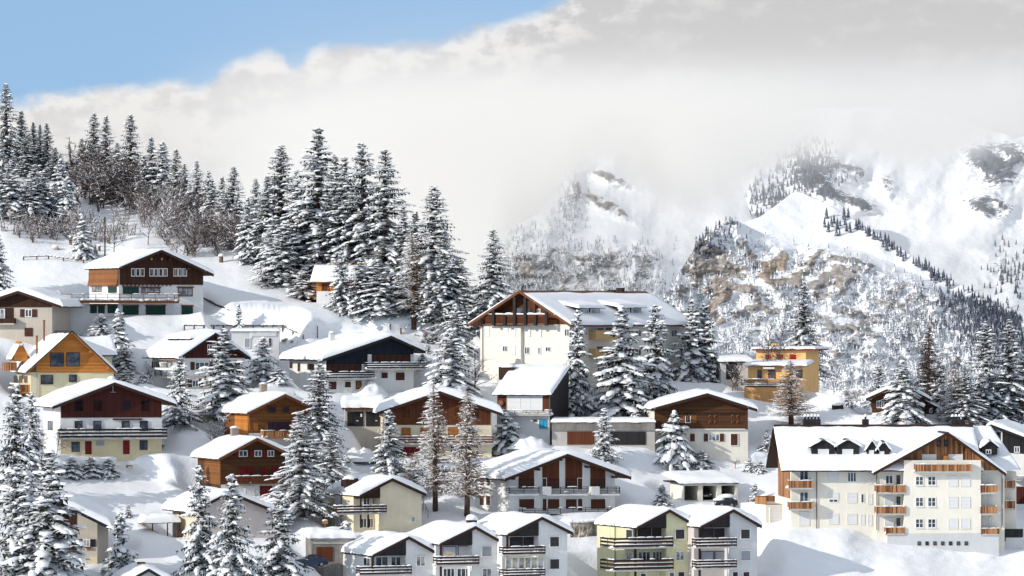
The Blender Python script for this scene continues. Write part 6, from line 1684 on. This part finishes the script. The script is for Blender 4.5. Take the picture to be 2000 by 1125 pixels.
# snow heaps
def heap(px, py, wpx, hpx, lab, d=1.2):
    p = hit(px, py); s = FPX / p.y; b = MB(); n = 22; w, h = wpx / s, hpx / s; G_ = []
    for i in range(n + 1):
        G_.append([]); 
        for j in range(n + 1):
            x, y = (i / n * 2 - 1), (j / n * 2 - 1); r = min(1, math.hypot(x, y)); k = (1 - r * r) ** 1.3
            G_[-1].append((x * w, y * w * d, -.5 + (h + .5) * k * (1 + .55 * float(fbm(x * 1.9 + px, y * 1.9, 4, 8)))))
    b.grid(G_); o = b.build('snow_heap', SNOW, None, True); o.location = p; tag(o, lab, 'snow heap'); return o
heap(722, 768, 42, 24, 'huge rounded snow heap above the black garage doors'); heap(702, 893, 44, 20, 'ploughed snow mound below the black garage'); heap(676, 915, 34, 13, 'lower ploughed snow mound left of the regular spruce')
heap(300, 860, 50, 18, 'smooth snow mound right of the red-brown gabled house'); heap(1085, 850, 26, 14, 'snow heap in front of the blue door'); heap(1035, 868, 46, 15, 'snow drift before the modern house wall, below the blue door'); heap(585, 735, 40, 18, 'snow hump left of the black-gabled chalet'); heap(1990, 985, 26, 30, 'tall snow pile at the right frame edge beside the terrace')
# ================================================================== camera, light, sky
cam = bpy.data.cameras.new('camera'); co = bpy.data.objects.new('camera', cam); COL.objects.link(co)
co.location = (0, 0, 0); co.rotation_euler = (rad(90), 0, 0)
cam.sensor_fit = 'HORIZONTAL'; cam.sensor_width = 36; cam.lens = 36 * FPX / 2000; cam.shift_y = (HY - 562.5) / 2000
cam.clip_start = 1; cam.clip_end = 40000
SC.camera = co
SUN_EL, SUN_AZ = rad(22), rad(241)              # azimuth clockwise from the view direction
sv = Vector((math.sin(SUN_AZ) * math.cos(SUN_EL), math.cos(SUN_AZ) * math.cos(SUN_EL), math.sin(SUN_EL)))
sl = bpy.data.lights.new('sun', 'SUN'); so = bpy.data.objects.new('sun', sl); COL.objects.link(so)
sl.energy = 2.0; sl.angle = rad(.5); sl.color = (1.0, .95, .87)
so.rotation_euler = sv.to_track_quat('Z', 'Y').to_euler()
w = bpy.data.worlds.new('World'); SC.world = w
t = NT(w); out = t.n('ShaderNodeOutputWorld')
tc = t.n('ShaderNodeTexCoord'); sp = t.n('ShaderNodeSeparateXYZ'); t.l(tc.outputs['Generated'], sp.inputs[0])
sky = t.n('ShaderNodeTexSky', sky_type='NISHITA'); sky.sun_disc = False; sky.sun_elevation = SUN_EL; sky.sun_rotation = SUN_AZ
sky.altitude = 1500; sky.air_density = 1.0; sky.dust_density = .3; sky.ozone_density = 2.0
va = t.n('ShaderNodeVectorMath', operation='ADD'); t.l(tc.outputs['Generated'], va.inputs[0]); va.inputs[1].default_value = (0, 0, .38)
vn = t.n('ShaderNodeVectorMath', operation='NORMALIZE'); t.l(va.outputs[0], vn.inputs[0]); t.l(vn.outputs[0], sky.inputs['Vector'])
bs = t.n('ShaderNodeBackground'); bs.inputs[1].default_value = .15
hs = t.n('ShaderNodeHueSaturation'); t.l(sky.outputs[0], hs.inputs['Color']); t.l(t.math('SUBTRACT', .86, t.math('MULTIPLY', t.ramp(sp.outputs[2], .08, .35), .34)), hs.inputs['Saturation']); t.l(t.math('ADD', .93, t.math('MULTIPLY', t.ramp(sp.outputs[2], .08, .35), .14)), hs.inputs['Value']); hs.inputs['Hue'].default_value = .485; t.l(hs.outputs[0], bs.inputs[0])
# cloud bank low over the valley, as a function of direction
yy = t.math('MAXIMUM', sp.outputs[1], .05)
u = t.math('DIVIDE', sp.outputs[0], yy); v = t.math('DIVIDE', sp.outputs[2], yy)
fc = t.n('ShaderNodeFloatCurve'); cv = fc.mapping.curves[0]
def pu(px): return ((px - CX) / FPX + .15) / .30
def pv(py): return (HY - py) / FPX / .10
pts = [(-300, 215), (0, 195), (120, 178), (260, 172), (340, 150), (400, 158), (440, 128), (490, 100), (530, 94), (556, 108), (572, 132), (600, 112), (650, 84), (700, 85), (800, 78), (900, 62), (1000, 45), (1080, 15), (1160, -40), (1400, -150), (2000, -300), (2400, -380)]
cv.points[0].location = (0, pv(225)); cv.points[1].location = (1, pv(-380))
for a, b_ in pts: cv.points.new(pu(a), pv(b_))
for p in cv.points: p.handle_type = 'AUTO'
fc.mapping.update()
mu = t.n('ShaderNodeMapRange'); mu.inputs['From Min'].default_value = -.15; mu.inputs['From Max'].default_value = .15; t.l(u, mu.inputs['Value'])
t.l(mu.outputs[0], fc.inputs['Value'])
cb = t.n('ShaderNodeCombineXYZ'); t.l(u, cb.inputs[0]); t.l(t.math('MULTIPLY', v, 1.5), cb.inputs[1])
n1 = t.noise(cb.outputs[0], 55, 7, .6); n2 = t.noise(cb.outputs[0], 16, 5, .55); n3 = t.noise(cb.outputs[0], 130, 5, .6)
edge = t.math('ADD', t.math('MULTIPLY', fc.outputs[0], .10), t.math('ADD', t.math('MULTIPLY', t.math('SUBTRACT', n1, .5), .011), t.math('MULTIPLY', t.math('SUBTRACT', n2, .5), .006)))
dv = t.math('SUBTRACT', edge, v)
mask = t.math('MULTIPLY', t.ramp(dv, -.0013, .0026), t.ramp(sp.outputs[1], .1, .4))
depth = t.ramp(dv, -.001, .018)
# billows: the same noise sampled a little towards the sun gives lit and shaded sides
def shifted(sc, det, dx, dy):
    o1 = t.noise(cb.outputs[0], sc, det, .58)
    av = t.n('ShaderNodeVectorMath', operation='ADD'); t.l(cb.outputs[0], av.inputs[0]); av.inputs[1].default_value = (dx, dy, 0)
    return t.math('SUBTRACT', o1, t.noise(av.outputs[0], sc, det, .58))
bil = t.math('ADD', t.math('MULTIPLY', shifted(34, 6, -.004, .006), 1.1), t.math('MULTIPLY', shifted(90, 6, -.0016, .0024), .8))
lumpy = t.math('ADD', t.math('MULTIPLY', n2, .55), t.math('MULTIPLY', n1, .45))
right = t.ramp(t.math('ADD', u, t.math('MULTIPLY', t.math('SUBTRACT', n2, .5), .05)), -.075, .03)
shade = t.math('MULTIPLY', t.ramp(t.math('ADD', v, t.math('MULTIPLY', t.math('SUBTRACT', lumpy, .5), .03)), .016, .056), t.math('ADD', .25, t.math('MULTIPLY', right, .75)))
shade = t.math('ADD', shade, t.math('MULTIPLY', t.math('SUBTRACT', .52, lumpy), 1.9))
shade = t.math('SUBTRACT', shade, t.math('MULTIPLY', bil, 2.2))
shade = t.math('MAXIMUM', t.math('MINIMUM', shade, 1.0), 0.0)
cc = t.mix(shade, (.43, .424, .416), (.325, .321, .325))
puff = t.math('MULTIPLY', t.math('MULTIPLY', t.math('SUBTRACT', 1.0, depth), t.ramp(bil, -.06, .10)), .9)
cc = t.mix(puff, cc, (.485, .475, .462))
bc = t.n('ShaderNodeBackground'); bc.inputs[1].default_value = 1.0; t.l(cc, bc.inputs[0])
mx = t.n('ShaderNodeMixShader'); t.l(mask, mx.inputs[0]); t.l(bs.outputs[0], mx.inputs[1]); t.l(bc.outputs[0], mx.inputs[2])
# unseen broken cloud over the rest of the sky, added to raise fill
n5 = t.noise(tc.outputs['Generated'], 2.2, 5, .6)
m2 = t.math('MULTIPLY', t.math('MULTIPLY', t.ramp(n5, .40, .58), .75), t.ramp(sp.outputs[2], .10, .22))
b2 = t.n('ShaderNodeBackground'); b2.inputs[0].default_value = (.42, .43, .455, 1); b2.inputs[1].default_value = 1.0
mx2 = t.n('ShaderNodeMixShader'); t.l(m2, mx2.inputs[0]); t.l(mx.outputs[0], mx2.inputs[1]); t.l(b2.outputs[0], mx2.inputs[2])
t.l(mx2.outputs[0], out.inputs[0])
vs = SC.view_settings; vs.view_transform = 'Standard'; vs.look = 'None'; vs.exposure = .90; vs.gamma = 1; vs.use_curve_mapping = False
SC.render.engine = 'CYCLES'
cy = SC.cycles; cy.max_bounces = 6; cy.diffuse_bounces = 3; cy.glossy_bounces = 2; cy.transparent_max_bounces = 8; cy.volume_bounces = 3
cy.use_denoising = True; cy.use_adaptive_sampling = True; cy.volume_step_rate = 1.0; cy.volume_max_steps = 96
if hasattr(cy, 'volume_preview_step_rate'): cy.volume_preview_step_rate = 1.0
